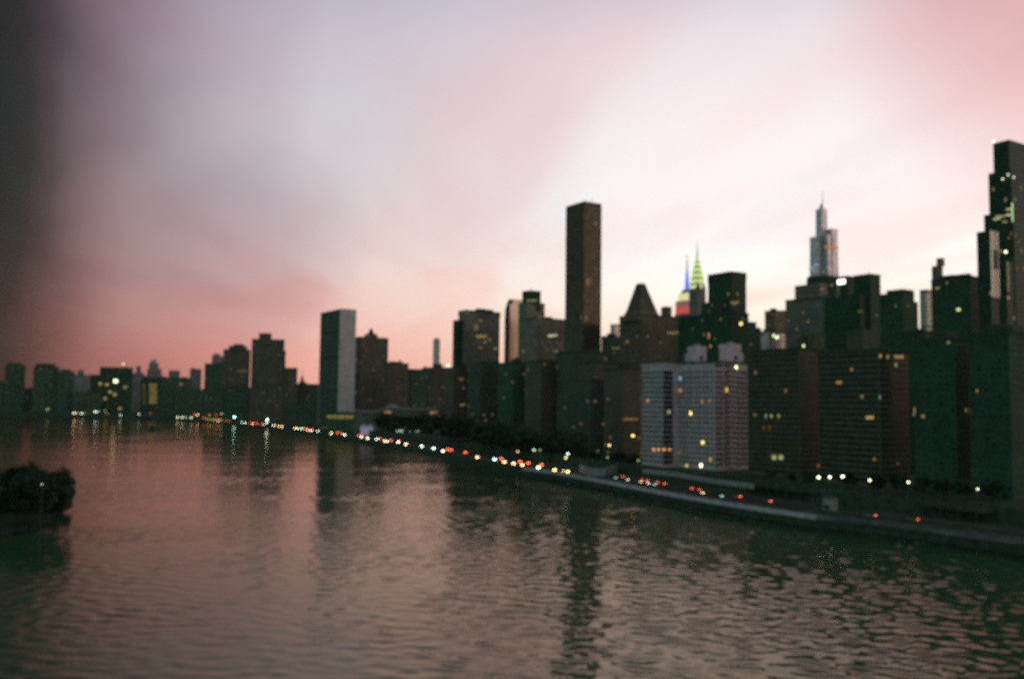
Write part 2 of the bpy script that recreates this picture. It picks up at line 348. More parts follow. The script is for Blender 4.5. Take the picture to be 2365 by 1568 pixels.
# ------------------------------------------------------------------ buildings
class Bld:
    def __init__(s, name, label, xl, xc, xr, ytop, Y, mat, zb=TZ, rot=TH, La=None, Lw=None, cat='building', body='wall', group=None, kindtop='box', ytop_at=None):
        c = at(xc, ytop, Y); s.Y = Y; s.rot = rot
        s.root = empty(name, (c.x, c.y, zb), rot); tag(s.root, label, cat, group)
        a = Vector((-math.sin(rot), math.cos(rot))); w = Vector((math.cos(rot), math.sin(rot))); s.a, s.w = a, w; s.c = Vector((c.x, c.y)); s.zb = zb
        if La is None:
            t = tan_at(xl); La = (t * c.y - c.x) / (a.x - t * a.y)
        if Lw is None:
            t = tan_at(xr); Lw = (t * c.y - c.x) / (w.x - t * w.y)
        s.La, s.Lw, s.H, s.mat = max(4.0, La), max(4.0, Lw), c.z - zb, mat
        if kindtop == 'box': s.box(body, 0, s.Lw, 0, s.La, -4, s.H, mat)
    def box(s, part, x0, x1, y0, y1, z0, z1, mat): return MB().box(x0, x1, y0, y1, z0, z1).build(part, mat, s.root)
    def loc(s, p):
        d = Vector((p.x, p.y)) - s.c; return Vector((d.dot(s.w), d.dot(s.a), p.z - s.zb))
    def cap(s, part, pl, pr, ytop, mat=None, z0=None, dy=0.5, frac=0.5):
        """a block on the roof whose outline spans pl..pr and reaches ytop"""
        cc = s.c + s.w * (s.Lw * frac) + s.a * (s.La * dy)
        p = at((pl + pr) / 2, ytop, cc.y); d = Vector((p.x, p.y)).normalized()
        ph = abs(math.atan2(d.x, d.y) + s.rot)
        wid = (at(pr, ytop, cc.y) - at(pl, ytop, cc.y)).length
        sz = wid / (math.cos(ph) + math.sin(ph)); l = s.loc(p)
        return s.box(part, l.x - sz/2, l.x + sz/2, l.y - sz/2, l.y + sz/2, s.H - 0.5 if z0 is None else z0, l.z, mat or s.mat), l, sz
    def hit(s, px, py):
        """point on the north (y=0) or east (x=0) face under a pixel, local coordinates"""
        d = ray(px, py); o = Vector((0, 0, CAMZ)); l0 = s.loc(o)
        dl = Vector((Vector((d.x, d.y)).dot(s.w), Vector((d.x, d.y)).dot(s.a), d.z))
        best = None
        if abs(dl.y) > 1e-6:
            p = l0 + dl * (-l0.y / dl.y)
            if -0.5 <= p.x <= s.Lw + 0.5: best = ('n', p)
        if best is None and abs(dl.x) > 1e-6:
            p = l0 + dl * (-l0.x / dl.x)
            if -0.5 <= p.y <= s.La + 0.5: best = ('e', p)
        if best is None:
            p = l0 + dl * (-l0.y / dl.y); p.x = min(max(p.x, 1), s.Lw - 1); best = ('n', p)
        return best
    def lit(s, pts, c=(1.0, 0.62, 0.16), st=1.6, w=2.6, h=1.9, name='lit_window', proud=0.12):
        for px, py in pts:
            f, p = s.hit(px, py); g = glow(c, st * 0.8 * random.uniform(0.75, 1.2))
            if f == 'n': MB().box(p.x - w/2, p.x + w/2, -proud, 0.05, p.z - h/2, p.z + h/2).build(name, g, s.root)
            else: MB().box(-proud, 0.05, p.y - w/2, p.y + w/2, p.z - h/2, p.z + h/2).build(name, g, s.root)
    def trim(s, ph=1.1, bulk=True, tank=False):
        t = 0.35; mb = MB(); L, A, H = s.Lw, s.La, s.H
        mb.box(-t, L + t, -t, 0.02, H - 0.6, H + ph); mb.box(-t, 0.02, 0.02, A, H - 0.6, H + ph); mb.box(L - 0.02, L + t, 0.02, A, H - 0.6, H + ph); mb.box(-t, L + t, A, A + t, H - 0.6, H + ph)
        mb.build('parapet', M['dconc'], s.root)
        if bulk:
            for k in range(random.choice((1, 2, 2, 3))):
                sx_ = min(12, L * random.uniform(0.18, 0.42)); sy_ = min(12, A * random.uniform(0.2, 0.45)); x = random.uniform(0.06 * L, 0.94 * L - sx_); y = random.uniform(0.06 * A, 0.9 * A - sy_)
                s.box('roof_bulkhead', x, x + sx_, y, y + sy_, H - 0.3 - 0.05 * k, H + random.uniform(2.0, 5.5), random.choice((M['dconc'], M['dconc'], M['brick'])))
            if random.random() < 0.4:
                x, y = L * random.uniform(0.2, 0.8), A * random.uniform(0.2, 0.6); MB().bar((x, y, H - 0.3), (x, y, H + random.uniform(5, 9)), 0.25, 0.1).build('roof_mast', M['steel'], s.root)
        if tank:
            x, y = L * 0.7, A * 0.6; mb = MB().lathe(x, y, [(1.9, H + 3), (1.9, H + 6.5), (0.1, H + 8)], 12)
            for dx, dy in ((1.2, 1.2), (-1.2, 1.2), (1.2, -1.2), (-1.2, -1.2)): mb.bar((x + dx, y + dy, H - 0.2), (x + dx, y + dy, H + 3.1), 0.15)
            mb.build('water_tank', M['bark'], s.root)
        return s
    def windows(s, specs, limit=100, wmat=None):
        """specs: (face, n_bays, z0, z1, floor_h, w, h). The first `limit` are parts, the rest one part."""
        wmat = wmat or M['glass']; cache = {}; cnt = 0; rest = MB()
        for face, nb, z0, z1, fh, w, h, x0, x1 in specs:
            nf = int((z1 - z0) / fh)
            for fl in reversed(range(nf)):
                z = z0 + fl * fh + fh * 0.5
                for b in range(nb):
                    q = x0 + (b + 0.5) * (x1 - x0) / nb
                    if face == 'e': ex = (-0.07, 0.04, -w/2, w/2); loc = (0, q, z)
                    else: ex = (-w/2, w/2, -0.07, 0.04); loc = (q, 0, z)
                    if cnt < limit:
                        k = (face, w, h)
                        if k not in cache:
                            o = MB().box(*ex, -h/2, h/2).build('window', wmat, s.root); cache[k] = o.data
                        else:
                            o = bpy.data.objects.new('window', cache[k]); col.objects.link(o); o.parent = s.root
                        o.location = loc; cnt += 1
                    else:
                        rest.box(ex[0] + loc[0], ex[1] + loc[0], ex[2] + loc[1], ex[3] + loc[1], z - h/2, z + h/2)
        if rest.v:
            o = rest.build('window', wmat, s.root); o['kind'] = 'stuff'

YEL = (1.0, 0.66, 0.18); ORG = (1.0, 0.42, 0.10); WHT = (1.0, 0.92, 0.62); TEAL = (0.55, 0.95, 0.85); REDC = (1.0, 0.10, 0.03)
GRN = (0.8, 1.0, 0.45); CYA = (0.35, 0.75, 0.9)
def frontal(name, label, pl, pr, ytop, Y, mat, depth=35, **k):
    """a building squarely facing the bridge, as on the far bend of the river"""
    x = (pl + pr) / 2; rot = k.pop('rot', -math.atan(tan_at(x)) * 1.0)
    return Bld(name, label, None, pl, pr, ytop, Y, mat, La=depth, rot=rot, **k)

# --- far left shore
b = frontal('apartment_tower', 'dark blocky apartment tower standing alone at the far left edge', 13, 55, 842, 2330, M['dark'], zb=GZ); b.cap('rooftop_block', 20, 48, 838)
b = frontal('low_building', 'low dark building cut off by the left edge of the frame', -60, 13, 880, 2300, M['dark'], zb=GZ); b.trim()
b = frontal('apartment_tower', 'broad dark tower with chamfered roof left of the far waterfront', 78, 134, 846, 2330, M['dark'], zb=GZ); b.cap('rooftop_block', 86, 126, 840)
b = frontal('apartment_tower', 'dark shorter tower joined to the right side of the broad chamfered tower', 134, 170, 857, 2345, M['dark'], zb=GZ); b.cap('rooftop_block', 142, 162, 853)
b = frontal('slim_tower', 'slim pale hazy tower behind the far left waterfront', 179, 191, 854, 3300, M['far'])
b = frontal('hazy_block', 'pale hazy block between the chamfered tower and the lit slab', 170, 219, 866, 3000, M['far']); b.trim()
b = frontal('waterfront_slab', 'wide dark slab with yellow lit windows on the far waterfront', 231, 304, 848, 2420, M['blackg'], zb=GZ); b.trim()
b.box('lower_wing', -22, -0.1, 5, 35, -4, b.loc(at(224, 865, 2420)).z, M['blackg'])
b.lit([(267, 880)], WHT, 3.0, 10, 9); b.lit([(231.5, 886), (289, 894.5), (265, 911), (243, 920), (277, 943), (247, 888), (254, 905)], YEL, 0.5, 8, 6)
MB().bar((b.Lw * 0.7, 8, b.H), (b.Lw * 0.7, 8, b.H + 9), 0.5, 0.3).build('roof_mast', M['steel'], b.root)
MB().lathe(b.Lw * 0.7, 8, [(0.3, b.H + 8), (2.2, b.H + 9.5), (2.2, b.H + 11), (0.3, b.H + 12.5)], 10).build('beacon', glow((1, 0.75, 0.6), 2.5), b.root)
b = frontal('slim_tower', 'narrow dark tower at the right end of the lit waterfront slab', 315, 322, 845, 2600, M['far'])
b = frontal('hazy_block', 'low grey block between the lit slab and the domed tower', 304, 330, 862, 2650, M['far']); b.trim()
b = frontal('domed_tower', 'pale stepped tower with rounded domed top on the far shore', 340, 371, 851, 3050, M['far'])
b.box('shoulder', -14, b.Lw + 14, 4, 34, -4, b.H - 24, M['far'])
_, l, sz = b.cap('upper_tier', 345, 366, 840); MB().lathe(l.x, l.y, [(sz*0.46, l.z - 1), (sz*0.42, l.z + 6), (sz*0.26, l.z + 12), (sz*0.06, l.z + 16)], 16).build('dome', M['spire'], b.root)
b = frontal('golden_lit_building', 'waterfront building with a dim golden window wall below the domed tower', 326, 372, 872, 2480, M['blackg'], zb=GZ); b.trim()
for j in range(6):
    b.lit([(347.5 + k * 6, 889 + j * 8) for k in range(3)], (0.9, 0.62, 0.16), 0.28, 5.5, 6.0)
b.lit([(333, 890 + j * 8) for j in range(6)], (0.9, 0.5, 0.16), 0.12, 5.0, 5.5)
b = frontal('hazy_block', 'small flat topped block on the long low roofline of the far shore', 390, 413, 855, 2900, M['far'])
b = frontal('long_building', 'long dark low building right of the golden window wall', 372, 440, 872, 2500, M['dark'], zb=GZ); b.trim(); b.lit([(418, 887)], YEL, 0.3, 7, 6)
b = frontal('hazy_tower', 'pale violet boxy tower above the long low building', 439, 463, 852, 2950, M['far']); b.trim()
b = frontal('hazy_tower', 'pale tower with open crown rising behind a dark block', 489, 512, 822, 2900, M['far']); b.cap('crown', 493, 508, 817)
b = frontal('waterfront_block', 'dark block in front of the pale tower with open crown', 473, 516, 840, 2200, M['dark'], zb=GZ); b.trim()
b = frontal('stepped_tower', 'dark tower with small rounded cap left of the taller twin', 516, 575, 806, 1990, M['brownd'], zb=GZ); b.cap('upper_tier', 530, 570, 800); b.cap('roof_cap', 540, 563, 795)
b.lit([(549 + k * 4, 857) for k in range(8)], (1, 0.45, 0.1), 0.2, 3, 3)
b = Bld('stepped_tower', 'tall dark brick tower with square roof cap left of the river slab', None, 582, 653, 782, 1830, M['brownd'], La=45, rot=R(14), zb=GZ); b.cap('roof_cap', 599, 627, 770.5, frac=0.4); b.cap('corner_step', 640, 660, 810, frac=0.9, z0=-4)
b = frontal('apartment_block', 'dark mid height block at the right foot of the tall brick tower', 655, 685, 850, 1850, M['brownd'], zb=GZ); b.trim(bulk=False)
b = frontal('pointed_tower', 'tiny pale violet tower with a pointed spire seen far away', 690, 704, 884, 5600, M['silver'])
MB().frustum((3, b.Lw - 3, 3, 32), b.H - 1, (b.Lw/2 - 3, b.Lw/2 + 3, 15, 21), b.H + 50).build('pointed_roof', M['spire'], b.root)
MB().bar((b.Lw/2, 18, b.H + 48), (b.Lw/2, 18, b.H + 85), 2.2, 0.4).build('spire', M['spire'], b.root)
b = frontal('apartment_block', 'low dark block just left of the slab tower by the river', 684, 737, 887, 1900, M['dark'], zb=GZ); b.trim()
# low riverside row
for i, (pl, pr, yt, Y, lb) in enumerate([
    (55, 79, 897, 2420, 'low dark building in the gap between two far left towers'),
    (168, 232, 905, 2350, 'low dark waterfront building below the pale hazy block'),
    (370, 445, 905, 2300, 'low dark shed on the waterfront below the violet boxy tower'),
    (440, 520, 900, 2150, 'low dark waterfront block below the dark block with pale tower behind'),
    (515, 590, 895, 1950, 'low dark block at the foot of the tower with rounded cap'),
    (660, 740, 932, 1560, 'low dark riverside block at the left foot of the slab tower')]):
    b = frontal('low_building', lb, pl, pr, yt, Y, M['dark'], zb=GZ); b.trim()

# --- slab tower by the river and its campus
b = Bld('slab_tower', 'tall thin slab tower by the river with pale windowless end wall', 735, 786, 818, 712.6, 1400, M['glassg'], kindtop='none')
H, L, A = b.H, b.Lw, b.La
b.box('glass_curtain_wall', 0.4, L - 0.4, 1.2, A - 1.2, -4, H - 3, M['glassg'])
b.box('end_wall', 0, L, 0, 1.2, -4, H, M['marble']); b.box('end_wall', 0, L, A - 1.2, A, -4, H, M['marble'])
b.box('roof_screen', 0.2, L - 0.2, 1.2, A - 1.2, H - 3.2, H - 0.4, M['glassg'])
for q in (0.30, 0.58, 0.8): MB().box(0.2, 0.45, 1.2, A - 1.2, H * q, H * q + 3.2).build('louvre_band', M['dconc'], b.root)
b = Bld('conference_building', 'low dark building with a yellow lit window band below the slab tower', 700, 822, 850, 955, 1310, M['dark'], La=110, zb=GZ); b.trim(bulk=False)
b.lit([(746 + k * 5.6, 961.5 + 0.02 * k) for k in range(13)], (1.0, 0.8, 0.12), 0.6, 3.2, 3.6)
b.lit([(748 + k * 5.6, 966.5) for k in range(12)], (1.0, 0.7, 0.10), 0.3, 3.0, 1.8)
# swooping-roof assembly hall: seen side-on
g = empty('assembly_hall', at(817, 945, 1290).xy.to_3d() + Vector((0, 0, GZ)), -math.atan(tan_at(910))); tag(g, 'low hall with pale sagging curved roof and small dome', 'hall')
W = (at(1008, 945, 1290) - at(817, 945, 1290)).length; Zr = lambda y: at(910, y, 1290).z - GZ
prof = [(0.0, 948), (0.15, 950), (0.3, 948), (0.38, 941), (0.46, 938), (0.55, 942), (0.7, 944), (0.85, 942), (1.0, 940)]
mb = MB(); n = len(prof)
for f_, y in prof: mb.v += [(f_ * W, 0, Zr(y)), (f_ * W, 40, Zr(y)), (f_ * W, 40, Zr(y) - 2.2), (f_ * W, 0, Zr(y) - 2.2)]
for i in range(n - 1):
    for c in range(4): mb.f.append((i*4 + c, i*4 + (c+1) % 4, i*4 + 4 + (c+1) % 4, i*4 + 4 + c))
mb.f += [(0, 1, 2, 3), ((n-1)*4 + 3, (n-1)*4 + 2, (n-1)*4 + 1, (n-1)*4)]
mb.build('curved_roof', M['conc'], g)
mb = MB()
for i in range(n - 1):
    z = min(Zr(prof[i][1]), Zr(prof[i+1][1])) - 2.3; mb.box(prof[i][0] * W + 0.3, prof[i+1][0] * W - 0.02, 2, 38, -2, z)
mb.build('wall', M['stone'], g)
MB().lathe(0.46 * W, 20, [(9, Zr(941)), (8, Zr(938)), (5, Zr(936)), (0.5, Zr(935))], 16).build('dome', M['conc'], g)
for px in (895, 1001): 
    p = (px - 817) / 191 * W; MB().box(p - 5, p + 5, -0.15, 0.1, Zr(955), Zr(949)).build('floodlight_glow', glow((1, 0.45, 0.18), 0.35), g)
g = empty('white_tent', at(832, 990, 1245).xy.to_3d() + Vector((0, 0, GZ)), -math.atan(tan_at(846))); tag(g, 'white event tent among the dark trees below the slab tower', 'tent')
W = (at(862, 985, 1245) - at(832, 985, 1245)).length; z1 = at(846, 979, 1245).z - GZ; z0 = at(846, 986, 1245).z - GZ
mb = MB()
for k in range(2): mb.frustum((k * W/2, (k + 1) * W/2, 0, 12), z0, (k * W/2 + W/4 - 0.4, k * W/2 + W/4 + 0.4, 5.6, 6.4), z1)
mb.build('canopy', M['tent'], g); MB().box(0.2, W - 0.2, 0.3, 11.7, 0, z0).build('side_wall', glow((0.75, 0.7, 1.0), 0.22), g)

# --- behind the slab tower
b = Bld('gabled_tower', 'dark tower with a small pointed gable right of the slab tower', 816, 832, 894, 777, 1650, M['brownd'])
_, l, sz = b.cap('gable_base', 842, 872, 772, frac=0.4); MB().frustum((l.x - 5, l.x + 5, l.y - 5, l.y + 5), l.z - 0.2, (l.x - 1, l.x + 1, l.y - 1, l.y + 1), l.z + 11).build('pointed_gable', M['dconc'], b.root)
b.box('side_wing', -9, -0.05, 6, b.La, -4, b.H - 3, M['stone'])
b = Bld('apartment_block', 'broad dark block right of the gabled tower', 885, 896, 942, 839, 1560, M['brownd']); b.trim(tank=True)
b = Bld('apartment_block', 'dark low block below the slim pale tower', 938, 950, 1003, 853, 1600, M['dark']); b.trim(tank=True)
b = frontal('slim_tower', 'slim pale grey tower standing alone in the pink sky', 1000.5, 1014, 785, 2700, M['silver'], depth=20); b.box('rooftop_block', 2, b.Lw - 2, 3, 17, b.H - 0.2, b.H + 6, M['silver'])
b = Bld('apartment_block', 'dark sloping roofline block right of the slim pale tower', 985, 1003, 1046, 849, 1400, M['brownd']); b.trim(bulk=False); b.cap('roof_mound', 1000, 1022, 840)

# --- mid skyline
b = Bld('office_tower', 'wide brown office tower with yellow windows and flat crown', 1056, 1076, 1152, 718, 1190, M['band']); b.trim(1.5)
b.box('left_shoulder', -9, -0.05, 8, b.La - 1, -4, b.loc(at(1050, 740, 1200)).z, M['glassd'])
b.box('crown_band', -0.5, b.Lw + 0.5, -0.5, b.La + 0.5, b.H - 5, b.H - 0.7, M['stone'])
b.lit([(1102 + k * 5, 776 + (k % 2) * 2) for k in range(5)], YEL, 0.6, 3, 2.2); b.lit([(1131, 784), (1144, 805), (1120, 790)], YEL, 0.5, 3, 2.2)
b.lit([(1100 + 4 * k, 790) for k in range(8)], (0.3, 0.42, 0.5), 0.12, 2, 2)
# tower with a slanted, curved top and pale blade facing the sunset
b = Bld('slant_roof_tower', 'blue glass tower with sloping top and a pale vertical blade', 1163, 1178, 1199, 716, 1220, M['glassg'], kindtop='none')
z = lambda y: b.loc(at(1180, y, 1230)).z
b.box('wall', 0, b.Lw, 0, b.La, -4, z(736), M['glassg'])
mb = MB(); A = b.La; L = b.Lw
mb.prism_x([(0, z(737)), (A, z(737)), (A * 0.98, z(716)), (A * 0.6, z(700)), (A * 0.25, z(692)), (0, z(694))], 0.3, L - 0.3); mb.build('sloped_top', M['glassg'], b.root)
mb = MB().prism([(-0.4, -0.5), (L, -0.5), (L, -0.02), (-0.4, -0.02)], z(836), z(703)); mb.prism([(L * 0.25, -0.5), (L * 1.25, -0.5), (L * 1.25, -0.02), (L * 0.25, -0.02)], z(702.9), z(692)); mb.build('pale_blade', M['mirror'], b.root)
b = Bld('office_tower', 'tower with dark cube top and square opening left of the tallest tower', 1195, 1215, 1256, 699, 1170, M['band']); b.trim(0.8, bulk=False)
b.cap('dark_cube_top', 1206, 1249, 673, M['glassd']); b.lit([(1219 + k * 4, 694) for k in range(6)], (0.7, 0.8, 0.25), 0.3, 2.4, 2.2)
f, p = b.hit(1243, 705); b.box('roof_opening', p.x - 3.5, p.x + 3.5, -0.15, 0.3, p.z - 8, p.z + 4, M['glass'])
MB().bar((b.Lw * .5, b.La * .5, b.H + 14), (b.Lw * .5, b.La * .5, b.H + 22), 0.5, 0.2).build('roof_mast', M['steel'], b.root)
b = Bld('office_block', 'broad brown office block filling the gap beside the tallest tower', 1195, 1240, 1308, 735, 1120, M['band']); b.trim()
b.lit([(1268, 776), (1273, 775), (1278, 775.5), (1284, 774)], WHT, 0.7, 3, 2.4); b.lit([(1252 + 6 * k, 792 + (k % 3) * 8) for k in range(9)], (0.5, 0.4, 0.35), 0.13, 4, 2.4)
b = Bld('glass_skyscraper', 'tallest dark slab skyscraper in bronze glass standing above the skyline', 1303.5, 1349.4, 1387, 464.7, 990, M['bronze'], kindtop='none')
b.box('curtain_wall', 0, b.Lw, 0, b.La, -4, b.H - 1.5, M['bronze']); b.box('roof_screen', 0.3, b.Lw - 0.3, 0.3, b.La - 0.3, b.H - 1.6, b.H, M['glassd'])
for q, h in ((0.35, 5), (0.75, 7.5)): MB().bar((b.Lw * q, b.La * 0.3, b.H - 0.5), (b.Lw * q, b.La * 0.3, b.H + h), 0.35, 0.15).build('antenna', M['steel'], b.root)
b.lit([(1376, 517), (1356, 647), (1361, 650), (1358, 657), (1307, 552)], ORG, 0.4, 2.2, 2.4); b.lit([(1361.5, 643), (1355, 653)], ORG, 0.25, 2.0, 2.4)
b = Bld('office_block', 'small blue grey block between the tallest tower and the pyramid roof', 1409, 1418, 1434, 750, 1330, M['silver']); b.trim(bulk=False)
b = Bld('office_block', 'low dark block at the left foot of the pyramid roofed building', 1388, 1404, 1440, 777, 1290, M['dark']); b.trim(); b.lit([(1417, 804), (1429, 804), (1424, 804)], YEL, 0.4)

# pyramid-roofed apartment tower
b = Bld('pyramid_roof_tower', 'brown apartment tower with steep wedge shaped roof', 1430, 1482, 1566, 727, 1040, M['brown'])
zt = b.loc(at(1482, 655.5, 1060)).z; A, L, H = b.La, b.Lw, b.H
cx_, cy_ = b.loc(at(1480, 690, 1065)).x, b.loc(at(1480, 690, 1065)).y
q0, q1 = b.loc(at(1447, 720, 1065)), b.loc(at(1518, 720, 1065)); 
def diamond(pl, pr, y, Yc, asp=1.0):
    p = at((pl + pr) / 2, y, Yc); l = b.loc(p); w_ = (at(pr, y, Yc) - at(pl, y, Yc)).length; ph = math.atan2(p.x, p.y) + b.rot
    s_ = w_ / (math.cos(ph) + math.sin(ph)) / 2; return (l.x - s_, l.x + s_, l.y - s_, l.y + s_), l.z
d0, z0_ = diamond(1431, 1529, 752, 1062); d1, z1_ = diamond(1446, 1517, 720, 1062); d2, z2_ = diamond(1470, 1490, 655.5, 1062)
MB().frustum(d0, H - 6, d1, z1_).build('lower_roof', M['brown'], b.root); MB().frustum(d1, z1_ - 0.05, d2, z2_).build('wedge_roof', M['brownd'], b.root)
b.cap('rooftop_block', 1527, 1551, 709, M['brown'], frac=0.8); b.trim(bulk=False)
b.lit([(1544, 769), (1552, 768.8), (1558, 769), (1564, 768)], YEL, 0.6, 2.4, 2); b.lit([(1449, 788.6)], ORG, 0.8, 2.4, 2.4)

# spired tower lit blue, yellow and red
b = Bld('lit_spire_tower', 'stepped tower lit red and yellow under a blue glowing spire', 1561, 1577, 1612, 697, 2450, M['far'], kindtop='none')
Yc = 2460; z = lambda y: b.loc(at(1587, y, Yc)).z; c = b.loc(at(1587, 700, Yc)); px = Yc / F
def tier(part, half, y0, y1, mat, hy1=None):
    s_ = half * px / 1.35; t_ = (hy1 if hy1 is not None else half) * px / 1.35
    return MB().frustum((c.x - s_, c.x + s_, c.y - s_, c.y + s_), z(y0), (c.x - t_, c.x + t_, c.y - t_, c.y + t_), z(y1)).build(part, mat, b.root)
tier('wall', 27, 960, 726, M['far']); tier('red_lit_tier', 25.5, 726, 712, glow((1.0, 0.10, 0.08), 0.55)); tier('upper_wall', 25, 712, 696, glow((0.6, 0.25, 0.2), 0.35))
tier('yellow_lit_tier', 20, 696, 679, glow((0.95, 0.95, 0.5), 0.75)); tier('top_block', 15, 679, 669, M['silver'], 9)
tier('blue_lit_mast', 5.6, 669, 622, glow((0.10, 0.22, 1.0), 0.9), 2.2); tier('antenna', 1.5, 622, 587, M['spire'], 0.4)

# art deco tower with sunburst crown
b = Bld('art_deco_tower', 'art deco tower with tapering lit sunburst crown and needle spire', 1591, 1606, 1628, 667, 1780, M['stone'], kindtop='none')
Yc = 1795; c = b.loc(at(1610.5, 650, Yc)); z = lambda y: b.loc(at(1611, y, Yc)).z; px = Yc / F
def tier(part, half, y0, y1, mat, h2=None, dz=0):
    s_ = half * px / 1.38; t_ = (h2 if h2 is not None else half) * px / 1.38
    return MB().frustum((c.x - s_, c.x + s_, c.y - s_, c.y + s_), z(y0), (c.x - t_, c.x + t_, c.y - t_, c.y + t_), z(y1)).build(part, mat, b.root)
tier('wall', 24, 960, 725, M['stone']); tier('upper_wall', 18.6, 725, 668, M['stone'])
cr = [(17.5, 668), (15.5, 655), (13, 641), (10.4, 628), (7.6, 615), (5.0, 604), (2.6, 595)]
for (h0, y0), (h1, y1) in zip(cr, cr[1:]): tier('crown_tier', h0, y0, y1, M['spire'], h1)
tier('needle_spire', 1.6, 595.5, 556, M['spire'], 0.25)
gl = glow((0.80, 1.0, 0.32), 1.15)
for (h0, y0), (h1, y1) in zip(cr[:-1], cr[1:]):       # lit triangular windows in arcs on each crown tier
    s0, s1 = h0 * px / 1.38, h1 * px / 1.38; zz0, zz1 = z(y0), z(y1); k = max(2, int(5 * h0 / 17.5 + 0.5))
    for face in 'ne':
        for i in range(k):
            f_ = (i + 0.5) / k * 2 - 1; q = f_ * s0 * 0.93; hw = s0 / k * 0.66; zb_ = zz0 + (zz1 - zz0) * 0.08; ztp = zz0 + (zz1 - zz0) * (1.0 - 0.25 * abs(f_))
            o0, o1 = s0 + 0.45 - (s0 - s1) * 0.08, s0 + 0.45 - (s0 - s1) * (1 - 0.25 * abs(f_)); m_ = MB()
            if face == 'n': m_.v = [(c.x+q-hw, c.y-o0, zb_), (c.x+q+hw, c.y-o0, zb_), (c.x+q*0.93, c.y-o1, ztp), (c.x+q-hw, c.y-o0+0.5, zb_), (c.x+q+hw, c.y-o0+0.5, zb_), (c.x+q*0.93, c.y-o1+0.5, ztp)]
            else: m_.v = [(c.x-o0, c.y+q-hw, zb_), (c.x-o0, c.y+q+hw, zb_), (c.x-o1, c.y+q*0.93, ztp), (c.x-o0+0.5, c.y+q-hw, zb_), (c.x-o0+0.5, c.y+q+hw, zb_), (c.x-o1+0.5, c.y+q*0.93, ztp)]
            m_.f = [(0, 1, 2), (3, 5, 4), (0, 3, 4, 1), (1, 4, 5, 2), (2, 5, 3, 0)]
            m_.build('crown_window', gl, b.root)
for dx in (-0.62, 0.62):
    s_ = 18.6 * px / 1.38; MB().lathe(c.x + dx * s_, c.y - s_ * 0.8, [(s_*0.42, z(672)), (s_*0.40, z(664)), (s_*0.25, z(660)), (0.3, z(658))], 10).build('corner_dome', M['stone'], b.root)

b = Bld('office_tower', 'boxy black office tower right of the sunburst crown', 1636, 1689, 1725, 628, 1200, M['blackg']); b.trim(1.0, bulk=False)
b.box('crown_band', -0.3, b.Lw + 0.3, -0.3, b.La + 0.3, b.H - 12, b.H - 0.7, M['glassd'])
b.box('left_wing', -14, -0.05, 10, b.La - 2, -4, b.loc(at(1625, 698, 1215)).z, M['blackg'])
b.lit([(1682, 679), (1703, 679), (1695, 698), (1700, 699), (1704, 698), (1697, 703), (1690, 700)], YEL, 0.55, 2.2, 2)
b = Bld('office_slab', 'wide near black slab block in front of the sunburst crown tower', 1565.5, 1690, 1730, 722, 900, M['blackg']); b.trim(0.9)
b.lit([(1711.3, 747.6)], YEL, 4.0, 3.2, 3); b.lit([(1637, 772), (1637, 779), (1641, 800)], ORG, 0.8, 2, 2.4); b.lit([(1651, 783), (1622, 740), (1660, 800), (1600, 760)], YEL, 0.15, 2, 2)
b = Bld('office_block', 'dark stepped block at the right end of the black slab', 1715, 1726, 1748, 745, 930, M['dark']); b.trim(bulk=False); b.cap('right_step', 1742, 1757, 757, z0=-4, frac=1.0)
b = Bld('office_block', 'brown flat roofed block standing between black slab and banded tower', 1767.7, 1790, 1830, 718, 1320, M['brown']); b.trim()
b = Bld('hospital_building', 'pale lilac low building with greenish lights between taller blocks', 1752, 1775, 1815, 765, 1000, M['silver']); b.trim()
b.lit([(1787, 775), (1793.5, 780), (1796, 778)], (0.75, 1.0, 0.5), 3.0, 2.4, 2.4)
# pale supertall with interlocking tapering blocks
b = Bld('supertall_tower', 'pale silver supertall tower of interlocking tapered blocks with spire', 1870, 1906, 1938, 590, 1900, M['silver'], kindtop='none')
Yc = 1930; zz = lambda y: b.loc(at(1904, y, Yc)).z; px = Yc / F
def tblock(part, pl0, pr0, y0, pl1, pr1, y1, mat, dy=0):
    l0, l1 = b.loc(at((pl0 + pr0)/2, 700, Yc)), b.loc(at((pl1 + pr1)/2, 700, Yc)); s0 = (pr0 - pl0) * px / 1.41 / 2; s1 = (pr1 - pl1) * px / 1.41 / 2
    return MB().frustum((l0.x - s0, l0.x + s0, l0.y - s0 + dy, l0.y + s0 + dy), zz(y0), (l1.x - s1, l1.x + s1, l1.y - s1 + dy, l1.y + s1 + dy), zz(y1)).build(part, mat, b.root)
tblock('core_block', 1884, 1927, 960, 1892.5, 1917, 483, M['silver'], 6); tblock('left_block', 1866, 1906, 960, 1871, 1900, 549, M['silver'], -2); tblock('right_block', 1901, 1941, 960, 1909, 1936, 530, M['silver'], 0)
tblock('front_block', 1888, 1918, 960, 1894, 1910, 545, M['silver'], -12); tblock('crown_fin', 1899, 1911, 485, 1903, 1908, 471, M['spire'], 6)
l = b.loc(at(1905.5, 500, Yc)); MB().bar((l.x, l.y + 6, zz(485)), (l.x, l.y + 6, zz(440)), 1.3, 0.35).build('spire', M['spire'], b.root)
b.lit([(1906, 571), (1922, 575)], ORG, 0.5, 4, 4, proud=14); b.lit([(1882, 618), (1890, 612), (1886, 628), (1879, 622)], (0.6, 0.75, 1.0), 0.4, 3, 3, proud=14)
b = Bld('curved_crown_tower', 'dark tower with stepped rounded shoulders and white sign on top', 1816, 1912, 1938, 684, 1010, M['stone']); b.trim(0.8, bulk=False)
b.cap('shoulder_tier', 1838, 1936, 660, M['stone'], frac=0.5); 
l = b.loc(at(1898, 640, 1040)); w_ = 34 * 1040 / F
